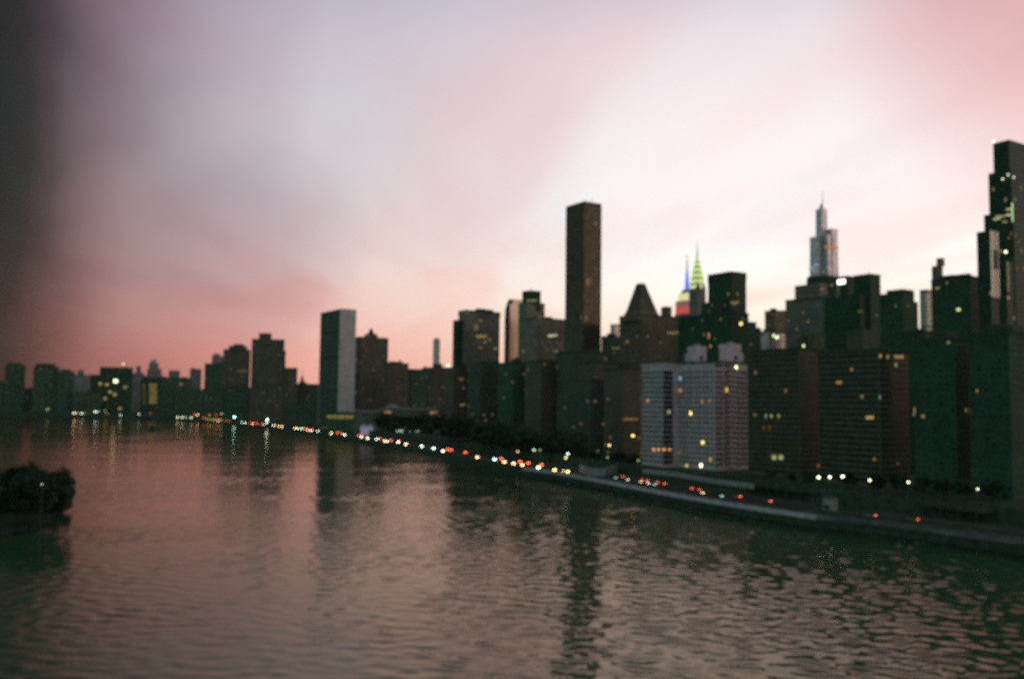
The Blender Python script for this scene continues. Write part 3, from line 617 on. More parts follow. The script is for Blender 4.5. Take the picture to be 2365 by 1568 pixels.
MB().lathe(l.x, l.y, [(w_, b.H - 2), (w_, l.z - 5), (w_ * 0.98, l.z - 1), (w_ * 0.94, l.z)], 20).build('round_crown', M['dconc'], b.root)
b.lit([(1886.7, 670)], WHT, 1.2, 3.5, 3); b.lit([(1921, 659), (1898, 668)], YEL, 0.4, 3, 2)
for j in range(13): b.lit([(1920 + 5.5 * k, 686 + j * 7.6) for k in range(3) if random.random() < 0.75], (1.0, 0.62, 0.3), random.uniform(0.3, 0.8), 2.8, 1.7)
b.lit([(1866, 743), (1855, 722), (1840, 760)], ORG, 0.4, 2, 2)
b = Bld('office_block', 'dark block with a glowing white rooftop sign', 1926, 1957, 1985, 638, 1080, M['blackg']); b.trim(0.5, bulk=False)
g = empty('rooftop_sign', b.root.location + Vector((0, 0, b.H)), TH); 
f, p = b.hit(1944.5, 650); bb = b
s0 = bb.hit(1929.5, 650); s1 = bb.hit(1954, 650)
g.location = (*(bb.c), bb.zb); tag(g, 'glowing white sign on top of the dark block', 'sign')
MB().box(-0.5, -0.22, s1[1].y + 0.4, s0[1].y - 0.2, bb.hit(1942, 657.5)[1].z, bb.hit(1942, 643)[1].z).build('backing_panel', M['dconc'], g)
ya, yb = s1[1].y + 0.8, s0[1].y - 0.6; zl, zh = bb.hit(1942, 656.5)[1].z, bb.hit(1942, 644)[1].z
MB().box(-0.8, -0.52, ya, yb, zl, zl + (zh - zl) * 0.82).build('lit_panel', glow((1, 0.98, 0.95), 3.0), g)
b = Bld('office_tower', 'black flat roofed tower with a thin antenna', 1976, 2010, 2038, 633, 960, M['blackg']); b.trim(0.6, bulk=False)
MB().bar((b.Lw * 0.3, b.La * 0.3, b.H - 0.5), (b.Lw * 0.3, b.La * 0.3, b.H + 7), 0.35, 0.12).build('antenna', M['steel'], b.root)
b.box('left_wing', -12, -0.05, 4, b.La + 30, -4, b.H - 22, M['blackg'])
b = Bld('apartment_block', 'black block with rounded roof corner right of the antenna tower', 2036, 2085, 2116, 676, 870, M['night']); b.trim(0.6, bulk=False); b.cap('rooftop_block', 2050, 2108, 671); b.box('right_step', b.Lw + 0.05, b.Lw + 9, 2, b.La - 2, -4, b.H - 7, M['night'])
b = Bld('lit_blade_tower', 'thin tower catching orange sunset light between two dark blocks', 2139.5, 2141, 2156, 668, 1550, M['stripe'], La=14)
b = Bld('apartment_slab', 'broad black slab block left of the tall stepped tower', 2156, 2240, 2285, 638, 760, M['night']); b.trim(0.7)
b.lit([(2213.5, 715)], (0.9, 0.9, 0.35), 1.5, 3, 2); b.lit([(2163, 666), (2168, 665)], YEL, 0.3, 2, 2)
b = Bld('stepped_tower', 'small brown stepped tower peeking above the broad black slab', 2158, 2172, 2184, 613, 1900, M['brown']); b.cap('upper_tier', 2163.5, 2180.5, 597)
# tall stepped tower at the right edge
b = Bld('tall_stepped_tower', 'very tall dark stepped glass tower cut by the right frame edge', 2283, 2340, 2420, 486, 700, M['glassd'])
za = b.loc(at(2320, 398, 712)).z; zt = b.loc(at(2355, 332, 716)).z
def ins(px): 
    t = tan_at(px); cc = b.c; return (t * cc.y - cc.x) / (b.a.x - t * b.a.y)
y1_, y2_ = ins(2293), ins(2303.5)
b.box('middle_tier', 2, b.Lw - 2, 2, b.La * 0.86, b.H - 0.05, za, M['glassd']); b.box('top_tier', 4, b.Lw - 4, 4, b.La * 0.72, za - 0.05, zt, M['glassd'])
b.lit([(2316, 414), (2328.5, 404), (2341, 410)], WHT, 1.8, 1.2, 1.4, proud=0.3)
for py, xs in ((500, range(2301, 2320, 3)), (497, range(2326, 2336, 4)), (483, (2326, 2330, 2334)), (506, range(2296, 2312, 4)), (512, (2318, 2324))): b.lit([(x_, py + random.uniform(-1, 1)) for x_ in xs], (0.85, 0.85, 0.35), random.uniform(0.3, 0.8), 1.6, 1.3, proud=0.25)
b.lit([(2338.5, 491)], (0.7, 1.0, 0.5), 1.3, 0.6, 15, name='light_line', proud=0.4)
b.lit([(2323, 582)], WHT, 4, 1.8, 1.8, proud=0.3); b.lit([(2336, 540), (2345, 545), (2352, 560), (2349, 620), (2330, 550)], ORG, 0.3, 1.5, 1.3, proud=0.25)
MB().box(1.5, 1.9, b.La * 0.62, b.La * 0.66, zt, zt + 1.2).build('roof_beacon', glow(WHT, 5), b.root)
b = Bld('striped_tower', 'dark tower with a pink striped mirrored face beside the tall tower', 2265, 2287, 2315, 532, 650, M['glassd'], kindtop='none')
b.box('dark_face', 0, b.Lw, 0.6, b.La, -4, b.H, M['glassd']); b.box('striped_face', 0.2, b.Lw, 0, 0.58, b.loc(at(2300, 692, 655)).z, b.H, M['stripe'])
f, p = b.hit(2300, 600); b.box('dark_patch', p.x - 3, p.x + 3, -0.2, -0.02, p.z - 7, p.z + 7, M['glassd'])
b = Bld('striped_column_block', 'narrow dark block with one pink mirrored strip at the far right', 2318, 2325, 2335, 602, 620, M['stripe'], kindtop='none')
b.box('wall', 0, b.Lw * 2.2, 0.5, 4.5, -4, b.H, M['glassd']); b.box('mirrored_strip', 0, b.Lw * 0.7, 0, 0.48, b.loc(at(2328, 692, 622)).z, b.H - 0.5, M['stripe'])

# --- dark middle ground
for i, (xl, xc, xr, yt, Y, mt, lb, lits) in enumerate([
    (1030, 1048, 1095, 850, 1060, 'brownd', 'dark mid rise block with orange windows beside the riverside trees', [(1063, 876), (1068, 875.5), (1071, 896.6), (1064, 935), (1068, 935), (1072, 934)]),
    (1080, 1110, 1165, 838, 1030, 'slate', 'dark block below the brown office tower with yellow windows', [(1152, 951.5), (1117.7, 958)]),
    (1150, 1185, 1225, 838, 980, 'dark', 'dark block at the foot of the pale vertical blade', [(1183.7, 882.4), (1213, 900)]),
    (1212, 1250, 1300, 834, 940, 'brownd', 'dark block left of the tallest tower foot with one orange window', [(1258, 841)]),
    (1285, 1345, 1400, 812, 900, 'slate', 'dark block hiding the foot of the tallest tower', [(1398, 828)]),
    (1335, 1375, 1420, 838, 800, 'brownd', 'brown grey apartment block left of the white apartment building', [(1369 + 5 * k, 968) for k in range(6)]),
    (1395, 1440, 1490, 852, 730, 'brownd', 'dim apartment block touching the left side of the white building', [(1441 + 6 * k, 968) for k in range(6)]),
    (1330, 1365, 1400, 880, 760, 'slate', 'low dark block in front of the brown grey apartment block', []),
    ]):
    b = Bld('apartment_block', lb, xl, xc, xr, yt, Y, M[mt]); b.trim(1.0, tank=(i % 2 == 0)); b.lit(lits, ORG if i != 0 else YEL, 0.35, 2.0, 1.6)

# white apartment building
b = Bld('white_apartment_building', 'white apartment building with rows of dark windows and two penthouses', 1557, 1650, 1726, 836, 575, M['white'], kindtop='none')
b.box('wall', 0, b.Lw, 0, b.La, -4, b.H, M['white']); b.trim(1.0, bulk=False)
fl = 3.25; nf = int((b.H - 3) / fl)

wq = b.loc(at(1530, 843, 596)); WX, WY, WH = wq.x, wq.y, wq.z
t_ = tan_at(1482); cw = at(1530, 843, 596); WLA = (t_ * cw.y - cw.x) / (b.a.x - t_ * b.a.y)
b.box('river_wing', WX, -0.05, WY, WY + WLA, -4, WH, M['white'])
b.box('wing_parapet', WX - 0.3, -0.06, WY - 0.3, WY + WLA + 0.3, WH - 0.4, WH + 1.2, M['white'])
for pl, pr, yt, pl2, yt2 in ((1588, 1631, 800, 1579, 818), (1662, 1711, 795, 1708, 812)):
    o, l, sz = b.cap('penthouse', pl, pr, yt, M['white'])
    e = 2.6 if pl2 > pl else -2.6
    b.box('penthouse_step', l.x + (sz/2 if e > 0 else -sz/2 + e), l.x + (sz/2 + e if e > 0 else -sz/2), l.y - sz/2 + 0.4, l.y + sz/2 - 0.4, b.H - 0.4, b.H + (l.z - b.H) * 0.55, M['white'])
    MB().box(l.x - 1.5, l.x + 1.5, l.y - 1.5, l.y + 1.5, l.z - 0.2, l.z + 1.6).build('roof_vent', M['conc'], b.root)
    b.box('penthouse_window', l.x - 1.6, l.x + 1.2, l.y - sz/2 - 0.08, l.y - sz/2 + 0.1, b.H + 2.2, b.H + 5.0, M['glass'])
b.windows([('e', 10, 2, b.H - 1.5, fl, 1.9, 1.6, 0.6, b.La - 0.4), ('n', 9, 2, b.H - 1.5, fl, 2.4, 2.0, 0.5, b.Lw - 0.5)], 100)
for k in range(1, 5): b.box('pilaster', -0.4, -0.02, b.La * k / 5 - 0.45, b.La * k / 5 + 0.45, -3, b.H + 0.2, M['white'])
for k in range(1, 4): b.box('pilaster', b.Lw * k / 4 - 0.4, b.Lw * k / 4 + 0.4, -0.4, -0.02, -3, b.H + 0.2, M['white'])
b.box('roof_terrace_band', -0.1, b.Lw * 0.7, -0.08, 0.05, b.H - 3.1, b.H - 1.4, M['glass'])
# wing windows (one more set, offset onto the wing)
mbw = MB()
for k in range(int((WH - 2) / fl)):
    zc_ = 2 + (k + 0.5) * fl
    for j in range(6):
        y_ = WY + (j + 0.5) * WLA / 6; mbw.box(WX - 0.08, WX + 0.05, y_ - 1.1, y_ + 1.1, zc_ - 0.85, zc_ + 0.85)
    mbw.box(WX + 0.6, WX + 9.0, WY - 0.08, WY + 0.05, zc_ - 1.3, zc_ + 1.1)
o = mbw.build('wing_window', M['glass'], b.root); o['kind'] = 'stuff'
bal = None
for k in range(int((b.H - 2) / fl)):          # balconies on the right hand face
    zc_ = 2 + k * fl
    if bal is None:
        bal = MB().box(b.Lw * 0.34, b.Lw * 0.62, -1.5, -0.02, 0, 0.25).box(b.Lw * 0.34, b.Lw * 0.62, -1.5, -1.38, 0.25, 1.25).build('balcony', M['white'], b.root); bal.location.z = zc_
    else:
        o = bpy.data.objects.new('balcony', bal.data); col.objects.link(o); o.parent = b.root; o.location.z = zc_
b.lit([(1572, 874)], CYA, 1.6, 1.8, 2.2); b.lit([(1571, 901.6), (1641, 1061)], ORG, 1.3, 1.8, 1.8); b.lit([(1678.5, 900)], YEL, 1.8, 1.6, 2.4)
b.lit([(1594, 954)], (1, 0.72, 0.16), 5.0, 1.9, 2.2); b.lit([(1623, 1021.6)], (1, 0.66, 0.1), 3.0, 2.2, 1.8); b.lit([(1619, 1074.8)], WHT, 4, 2, 2); b.lit([(1586, 1074.8)], YEL, 1.2, 1.8, 1.8)
b.lit([(1563.6, 1045), (1573, 1045), (1621.5, 927.6), (1638.7, 926)], ORG, 0.5, 1.8, 1.8); b.lit([(1699.8, 849)], (0.95, 1.0, 0.4), 5.0, 1.7, 2.2)
for px_, py_, cc_, s_ in ((1496, 925, ORG, 0.8), (1510, 1038, ORG, 1.3), (1521, 1038, ORG, 1.2)):
    d = ray(px_, py_); l0 = b.loc(Vector((0, 0, CAMZ))); dl = Vector((Vector((d.x, d.y)).dot(b.w), Vector((d.x, d.y)).dot(b.a), d.z)); p = l0 + dl * ((WX - l0.x) / dl.x)
    MB().box(WX - 0.14, WX + 0.05, p.y - 0.9, p.y + 0.9, p.z - 0.8, p.z + 0.8).build('lit_window', glow(cc_, s_), b.root)
for px_, py_, cc_, s_ in ((1545, 951, GRN, 0.6), (1533.5, 1038, ORG, 1.3), (1546, 1038, ORG, 1.0)):
    d = ray(px_, py_); l0 = b.loc(Vector((0, 0, CAMZ))); dl = Vector((Vector((d.x, d.y)).dot(b.w), Vector((d.x, d.y)).dot(b.a), d.z)); p = l0 + dl * ((WY - l0.y) / dl.y)
    MB().box(p.x - 0.9, p.x + 0.9, WY - 0.14, WY + 0.05, p.z - 0.8, p.z + 0.8).build('lit_window', glow(cc_, s_), b.root)

# brown apartment complex
b = Bld('brown_apartment_building', 'long brown brick apartment building with window grid beside the white building', 1727, 1845, 1912, 806, 515, M['brick'])
b.trim(1.0, bulk=False); b.cap('penthouse', 1853, 1903, 770, M['brick']); b.cap('penthouse_wing', 1838, 1862, 778, M['brick'])
b.windows([('e', 15, 2, b.H - 1.2, 3.05, 1.9, 1.5, 0.6, b.La - 0.4), ('n', 9, 2, b.H - 1.2, 3.05, 1.9, 1.5, 0.6, b.Lw - 0.4)], 100)
b.lit([(1798.6, 960.6), (1781.7, 960.6)], YEL, 0.8, 0.9, 1.9); b.lit([(1769, 960.6)], TEAL, 0.5, 1.0, 1.8); b.lit([(1765, 987.6), (1777.7, 987.6)], REDC, 0.35, 1.0, 1.6)
b.lit([(1814.8, 902), (1745, 860), (1744, 958), (1889.7, 1075)], ORG, 0.35, 1.4, 1.6); b.lit([(1788, 1056), (1803.7, 1056)], (0.8, 0.85, 0.3), 0.6, 3.0, 2.4)
b.lit([(1856, 798.7)], (0.8, 1.0, 0.4), 2.0, 1.5, 1.5); b.lit([(1783 + 5 * k, 1051) for k in range(3)], YEL, 0.12, 1.4, 1.4)
b2 = Bld('brown_apartment_building', 'taller brown brick apartment building with two bright lamps under its penthouse', 1890, 2030, 2100, 808, 465, M['brick'])
b2.trim(1.0, bulk=False); o, l, sz = b2.cap('penthouse', 1957, 2018, 764, M['brick'])
b2.windows([('e', 17, 2, b2.H - 1.2, 3.05, 1.9, 1.5, 0.6, b2.La - 0.4), ('n', 10, 2, b2.H - 1.2, 3.05, 1.9, 1.5, 0.6, b2.Lw - 0.4)], 100)
b2.lit([(1938.6, 883), (1934, 883), (1942, 883), (1967, 852.7)], ORG, 0.5, 1.2, 1.5); b2.lit([(2007.7, 964), (2002, 964.5), (2015, 964)], YEL, 0.7, 1.0, 1.6); b2.lit([(2032, 917.5)], TEAL, 0.35, 1, 1.8)
b2.lit([(2033, 822), (2050, 824), (2068.4, 824), (2076, 824), (2083, 824)], (1.0, 0.6, 0.2), 0.7, 1.1, 1.6); b2.lit([(2069, 842.6)], (0.8, 0.9, 0.3), 0.5, 1.1, 1.6); b2.lit([(2019.5, 1060), (1991, 916)], ORG, 0.6, 0.9, 1.4); b2.lit([(2073.5, 1070)], YEL, 0.2, 1.2, 1.2)
for px_, py_ in ((1974, 803.8), (2012.8, 805.5)):
    p = b2.loc(at(px_, py_, b2.Y + 22)); MB().lathe(p.x, p.y, [(0.1, p.z - 0.6), (0.6, p.z - 0.2), (0.6, p.z + 0.3), (0.1, p.z + 0.6)], 10).bar((p.x, p.y, b2.H - 0.3), (p.x, p.y, p.z - 0.5), 0.08).build('rooftop_lamp', glow((0.85, 1.0, 0.62), 7.0), b2.root)
b = Bld('dark_tower_block', 'almost black tall apartment block filling the right edge', 2112, 2205, 2262, 782, 440, M['night']); b.trim(0.8)
b.lit([(2112.5, 947)], YEL, 0.5, 0.8, 2.4); b.lit([(2190.5, 791)], GRN, 0.4, 1, 1); b.lit([(2231, 947), (2241, 948), (2250, 947), (2259, 948)], YEL, 0.45, 0.7, 1.8)
b = Bld('dark_tower_block', 'almost black block cut by the right frame edge below the stepped tower', 2240, 2330, 2440, 768, 410, M['night']); b.trim(0.8); b.lit([(2256.6, 902.6)], YEL, 0.35, 0.6, 1.6)
b = Bld('dark_tower_block', 'near black block between brown apartments and the right edge block', 2085, 2135, 2190, 766, 560, M['night']); b.trim(0.8)

# terrace parapet in front of the apartments and the highway arcade
def wall_px(name, label, pts, z0, z1, th, mat, cat='wall', open_=False):
    ps = [onz(x, y, z1).xy for x, y in pts]; o0 = ps[0]
    g = strip(name, [p - o0 for p in ps], 0, th, z0, z1, mat); g.location = (o0.x, o0.y, 0); tag(g, label, cat); return ps
wall_px('terrace_parapet', 'pale parapet of the terrace under the white apartment building', [(1484, 1082), (1560, 1090), (1640, 1104), (1740, 1117)], TZ - 1, TZ + 1.6, 0.6, M['conc'])
wall_px('terrace_parapet', 'dim parapet of the terrace under the brown apartment buildings', [(1742, 1108), (1850, 1121), (1990, 1134), (2100, 1147)], TZ - 1, TZ + 1.2, 0.5, M['dconc'])
wall_px('ramp_parapet', 'curved pale parapet of the ramp left of the white building', [(1338, 1073), (1360, 1080), (1398, 1081), (1430, 1072), (1455, 1063), (1480, 1057)], GZ, TZ - 0.6, 0.6, M['conc'])
ar = empty('highway_arcade', (0, 0, 0)); tag(ar, 'row of concrete columns holding the terrace above the road', 'arcade')
aw = [onz(x, y, TZ).xy for x, y in [(1742, 1112), (1850, 1126), (1990, 1139), (2100, 1152), (2300, 1175)]]
ar.location = (aw[0].x, aw[0].y, 0); al = [p - aw[0] for p in aw]
strip('beam', al, -7.0, -0.6, TZ - 1.6, TZ - 0.05, M['dconc'], ar)
cme = None
for a_, c_ in zip(al, al[1:]):
    Ls = (c_ - a_).length; k = int(Ls / 7)
    for i in range(k):
        p = a_ + (c_ - a_) * ((i + 0.5) / k); n_ = (c_ - a_).normalized(); p = p - Vector((-n_.y, n_.x)) * 6.2
        if cme is None: o = MB().box(-0.4, 0.4, -0.4, 0.4, GZ - 0.2, TZ - 1.55).build('column', M['dconc'], ar); cme = o.data
        else: o = bpy.data.objects.new('column', cme); col.objects.link(o); o.parent = ar
        o.location = (p.x, p.y, 0); o.rotation_euler.z = math.atan2(n_.y, n_.x)
g = empty('gate_house', onz(1918, 1180, GZ).xy.to_3d() + Vector((0, 0, GZ)), TH); tag(g, 'small pale boxy hut beside the road near the right end of the arcade', 'hut')
MB().box(-2.5, 2.5, -2, 2, 0, 6).build('wall', M['conc'], g); MB().box(-2.8, 2.8, -2.3, 2.3, 6.01, 6.4).build('roof', M['dconc'], g); MB().box(-2.6, -2.49, -1, 1, 1.2, 3).build('window', M['glass'], g)

# ------------------------------------------------------------------ cars
def make_car(paint):
    root = empty('car'); 
    pr = [(-2.2, 0.35), (-2.25, 0.75), (-2.1, 0.95), (-1.5, 1.0), (1.0, 1.0), (2.0, 0.85), (2.25, 0.65), (2.2, 0.35)]
    MB().prism_x([(y, z) for y, z in pr], -0.9, 0.9).build('body', paint, root)
    MB().frustum((-0.82, 0.82, -1.7, 1.0), 0.98, (-0.66, 0.66, -1.2, 0.35), 1.45).build('cabin', M['glass'], root)
    for sx in (-1, 1):
        for y in (-1.35, 1.4):
            mb = MB(); mb.bar((sx * 0.72, y, 0.33), (sx * 0.93, y, 0.33), 0.33, seg=14); mb.build('wheel', M['rubber'], root)
    return root
def add_lights(root, cf, sf, r=0.42):
    # lamps on the end that faces the bridge (local -y): white headlights or red tail lights
    for sx in (-0.58, 0.58):
        MB().bar((sx, -2.27, 0.72), (sx, -2.18, 0.72), r * 0.75, r * 0.75, seg=10).build('headlight' if cf is not REDC else 'taillight', glow(cf, sf), root)
cars = {}
def path(pl, off):
    return offset(pl, off)
lanes = {k: path(edge, v) for k, v in {'north_a': 10.5, 'north_b': 15.5, 'south_a': 24.0, 'south_b': 29.0}.items()}
def on_lane(pl, px):
    """where the lane passes behind picture column px"""
    t = tan_at(px)
    for a, c in zip(pl, pl[1:]):
        fa, fc = a.x - t * a.y, c.x - t * c.y
        if a.y > 100 and fa * fc <= 0:
            k = fa / (fa - fc); return a + (c - a) * k, (c - a).normalized()
    return None, None
def car(px, lane, cf, sf, kind):
    p, d = on_lane(lanes[lane], px)
    if p is None: return
    near = px > 1320; pi = random.randrange(len(CARP)); key = (pi, kind, tuple(cf), near)
    if key not in cars:
        r0 = make_car(CARP[pi]); add_lights(r0, cf, sf, 0.34 if near else 0.62); cars[key] = r0; c = r0
    else: c = copy_tree(cars[key])
    c.location = (p.x, p.y, GZ + 0.07); c.rotation_euler = (0, 0, math.atan2(d.y, d.x) + R(90))   # local -y looks down the road toward the bridge
    y = p.y
    far = 'on the far river bend' if px < 735 else ('on the road below the trees' if px < 1210 else 'behind the pale walkway')
    if kind == 'red': tag(c, 'car with red tail lights driving away ' + far, 'car', 'cars driving away ' + far)
    else:
        tone = {'w': 'yellowish white', 't': 'bluish white', 'o': 'orange'}[kind]
        tag(c, 'car with %s headlights approaching %s' % (tone, far), 'car', 'cars with %s lights %s' % (tone, far))
HW, HT, HO, HR = (1.0, 0.85, 0.48), (0.62, 1.0, 0.86), (1.0, 0.55, 0.22), REDC
S0 = 15.0
for x in (653, 687.6, 719, 765.6, 890, 849.5, 938.5, 1023.8, 1242): car(x, 'north_a', HW, S0, 'w')
for x in (560, 567, 633, 664.5, 697.7, 735, 797, 835, 871, 920, 974.6, 1001.8, 1142): car(x, 'north_b', HT, S0 * 0.9, 't')
for x in (505, 585, 610, 645, 682, 711, 895, 1164, 1185, 1205, 1278, 1300, 1308, 1102): car(x, 'north_a', HO, S0 * 0.9, 'o')
for x in (498, 523, 530, 577.7, 586, 595, 605, 638, 650, 669, 676, 705, 722, 780, 790, 829, 837, 878, 904.5, 922, 1034, 1042, 1075, 1157, 1200, 1219, 1249): car(x, 'south_a', HR, S0 * 0.75, 'red')
for x in (1435, 1474, 1480, 1491, 1514, 1531, 1593, 1610, 1702, 1771, 2006, 2102): car(x, 'south_a', HR, 6.5, 'red')
for x in (1446, 1477, 1493, 1617): car(x, 'north_b', HW, 5.0, 'w')
for x in (1419, 1508, 1660): car(x, 'north_b', HT, 3.0, 't')

# ------------------------------------------------------------------ street lamps
lamp_cache = {}
def lamp(px, py, c, st, r, label, group, off=36, Y=None):
    if Y is None:
        p, d = on_lane(path(edge, off), px)
        if p is None: return
        Y = p.y
    q = at(px, py, Y); base = GZ; r *= 1.25; st /= 1.45
    h = q.z - base
    if h < 3.0: q.z = base + 3.0; h = 3.0
    root = empty('street_lamp', (q.x, q.y, base)); tag(root, label, 'street lamp', group)
    MB().bar((0, 0.9, -0.1), (0, 0.9, h + 0.2), 0.14, 0.08).build('pole', M['steel'], root)
    MB().bar((0, 0.9, h + 0.15), (0, 0, h + 0.35), 0.07, 0.07).build('arm', M['steel'], root)
    MB().lathe(0, 0, [(0.08, h - r * 0.8), (r * 0.8, h - r * 0.5), (r, h), (r * 0.7, h + r * 0.6), (0.05, h + r * 0.8)], 10).build('lamp_head', glow(c, st), root, smooth=True)
lamp(541.5, 963, (0.45, 1.0, 0.9), 18, 1.3, 'bright teal white street lamp on the far bend of the river road', None)
lamp(617, 969, (0.6, 1.0, 0.7), 16, 1.2, 'bright greenish white street lamp left of the slab tower', None)
lamp(616, 975, (0.9, 1.0, 0.8), 14, 0.9, 'lower white lamp just under the bright greenish lamp', None)
for k, x in enumerate((918, 924, 929, 940, 946, 954, 960, 966)): lamp(x, 995.5, (0.5, 0.95, 0.75), 4.5 if k < 5 else 2.0, 0.6, 'small bluish lamp in the row among trees under the curved roof hall', 'row of small bluish lamps among trees', Y=1180)
lamp(1034.5, 844, (0.55, 1.0, 0.75), 5, 1.0, 'pale green lamp high on the skyline left of the brown office tower', None, Y=1060)
lamp(1174.7, 992, (0.9, 1.0, 0.6), 9, 0.8, 'single white lamp high among the dark trees', None, Y=860)
lamp(1195.8, 1042.6, (0.9, 0.75, 0.2), 4, 0.6, 'dim yellow lamp in the trees above the road', None)
lamp(1233.4, 1038.6, (0.75, 1.0, 0.7), 5, 0.6, 'greenish white lamp in the trees left of two stacked lamps', None)
lamp(1247, 1039, (0.5, 0.8, 0.4), 1.5, 0.6, 'faint green lamp beside the greenish white lamp', None)
lamp(1311.5, 1047.8, (0.7, 1.0, 0.75), 7, 0.6, 'greenish white lamp above a yellow lamp by the road bend', None)
lamp(1307, 1057, (0.95, 0.8, 0.25), 6, 0.6, 'yellow lamp under the greenish white lamp by the road bend', None, off=34)
lamp(1323, 1021, (0.8, 0.85, 0.4), 4, 0.6, 'pale yellow lamp below the brown grey apartment block', None, off=60)
lamp(1407.4, 1028, (1.0, 0.72, 0.2), 7, 0.55, 'amber lamp left of the white apartment building', None, off=55)
lamp(1461.8, 1006, (1.0, 0.65, 0.12), 9, 0.6, 'orange lamp close to the left edge of the white building', None, off=60)
lamp(1403, 1056, (0.5, 0.8, 0.4), 1.5, 0.5, 'faint green lamp above the curved ramp parapet', None)
lamp(1474, 1063, (0.8, 0.85, 0.3), 1.5, 0.5, 'faint yellow lamp over the end of the curved ramp parapet', None)
for x, y, r, lb in ((1890.7, 1102, 0.62, 'leftmost of three bright white lamps under the brown apartments'), (1916.7, 1101.6, 0.55, 'middle of three bright white lamps under the brown apartments'), (1946, 1100, 0.62, 'rightmost of three bright white lamps under the brown apartments'),
                (2008.7, 1108.4, 0.45, 'small white lamp right of the three bright lamps'), (2097.8, 1113, 0.42, 'small white lamp under the near black block'), (2258, 1129, 0.30, 'tiny white lamp alone near the right edge')):
    lamp(x, y, (0.95, 1.0, 0.62), 8, r * 0.85, lb, None, off=46)
for x, y, Yq in ((108, 946, 2260), (111, 944, 2262), (243, 949, 2200)): lamp(x, y, (0.8, 0.8, 0.3), 3, 1.0, 'faint yellow lamp on the far left waterfront', 'faint yellow lamps on the far left shore', Y=Yq)

for x, y, c, st, r, lb in ((171, 953.8, WHT, 12, 1.3, 'white lamp at the left end of the far shore lamp cluster'), (178, 953.5, ORG, 6, 1.2, 'orange tinted lamp inside the far left lamp cluster'), (188, 954.6, TEAL, 10, 1.2, 'bluish white lamp right of the far left cluster'), (194, 954, ORG, 4, 1.1, 'small orange lamp at the right end of the far left cluster'),
        (219, 950.3, (0.8, 1.0, 0.85), 11, 1.2, 'greenish white lamp below the pale hazy block'), (224, 950.5, (0.8, 1.0, 0.85), 8, 1.1, 'second greenish lamp touching the lamp below the hazy block'), (229, 949, (0.3, 0.5, 0.8), 3, 1.1, 'dim blue lamp right of the greenish pair'),
        (278.5, 958.5, (0.8, 1.0, 0.95), 7, 1.1, 'white lamp under the slab with lit windows'), (321, 956, (0.8, 1.0, 1.0), 6, 1.1, 'white lamp under the narrow tower beside the lit slab'), (347, 954, REDC, 3, 1.1, 'dim red lamp below the golden window wall'), (247, 955, ORG, 2.5, 1.1, 'dim orange lamp under the left part of the lit slab'),
        (410, 966, (0.95, 1.0, 0.65), 9, 1.2, 'left lamp of three pale yellow waterfront lamps'), (420.6, 966, (0.95, 1.0, 0.65), 9, 1.2, 'middle lamp of three pale yellow waterfront lamps'), (428, 966, (0.95, 0.9, 0.6), 5, 1.1, 'right lamp of three pale yellow waterfront lamps'), (441.5, 966, (0.75, 1.0, 0.8), 9, 1.2, 'greenish lamp right of three pale yellow lamps'),
        (449, 957, REDC, 6, 1.1, 'red lamp above the greenish waterfront lamp'), (456, 958, (1.0, 0.6, 0.25), 10, 1.3, 'orange lamp beside the red lamp above the waterfront'), (471, 965, REDC, 6, 1.2, 'red lamp low on the waterfront under the dark block'), (484, 958, ORG, 4, 1.1, 'dim orange lamp under the dark block on the far shore'), (499, 958, REDC, 5, 1.1, 'red lamp under the tower with rounded cap'), (513, 955, (1.0, 0.7, 0.5), 8, 1.3, 'pinkish white lamp left of the bright teal lamp')):
    lamp(x, y, c, st * 0.75, r, lb, None, off=30)
for k in range(7):
    lamp(478 + k * 5.6, 970, (0.9, 0.75, 0.15), 3, 0.9, 'dim yellow lamp in the low waterfront row near the teal lamp', 'row of dim yellow waterfront lamps', off=12)

# ------------------------------------------------------------------ trees
def tree_mesh(seed, h, r, nleaf, leaf):
    rnd = random.Random(seed)
    tr = MB(); tr.bar((0, 0, -0.3), (0.1 * r, 0, h * 0.45), h * 0.028, h * 0.018)
    cl = []
    for k in range(15):
        a = rnd.uniform(0, 6.28); rr = r * rnd.uniform(0.15, 0.8); z = h * rnd.uniform(0.42, 0.86); c = Vector((rr * math.cos(a), rr * math.sin(a), z))
        cl.append((c, r * rnd.uniform(0.16, 0.42))); tr.bar((0.1 * r, 0, h * rnd.uniform(0.25, 0.45)), c, h * 0.012, h * 0.004)
    lf = MB()
    for k in range(nleaf):
        c, cr_ = rnd.choice(cl); d = Vector((rnd.gauss(0, 1), rnd.gauss(0, 1), rnd.gauss(0, 0.85))).normalized() * cr_ * rnd.random() ** 0.4
        p = c + d; u = Vector((rnd.gauss(0, 1), rnd.gauss(0, 1), rnd.gauss(0, 1))).normalized(); w = u.orthogonal().normalized(); s_ = leaf * rnd.uniform(0.6, 1.4); n = len(lf.v)
        lf.v += [tuple(p - u * s_), tuple(p + w * s_ * 0.6), tuple(p + u * s_), tuple(p - w * s_ * 0.6)]; lf.f.append((n, n + 1, n + 2, n + 3))
    return tr, lf
protos = []
def tree(x, y, z, h, label, group, kinds=(0, 1, 2)):
    k = random.choice(kinds)
    while len(protos) <= k:
        i = len(protos); root = empty('tree'); tr, lf = tree_mesh(100 + i, 10.0, 4.6 if i != 1 else 5.6, 900 if i < 3 else 4200, 0.55 if i < 3 else 0.30)
        tr.build('trunk', M['bark'], root); lf.build('crown', M['leaf'], root); protos.append([root, False])
    root, used = protos[k]
    if used: root = copy_tree(root)
    else: protos[k][1] = True
    root.location = (x, y, z); s_ = h / 10.0; root.scale = (s_, s_, s_); root.rotation_euler.z = random.uniform(0, 6.28)
    tag(root, label, 'tree', group)
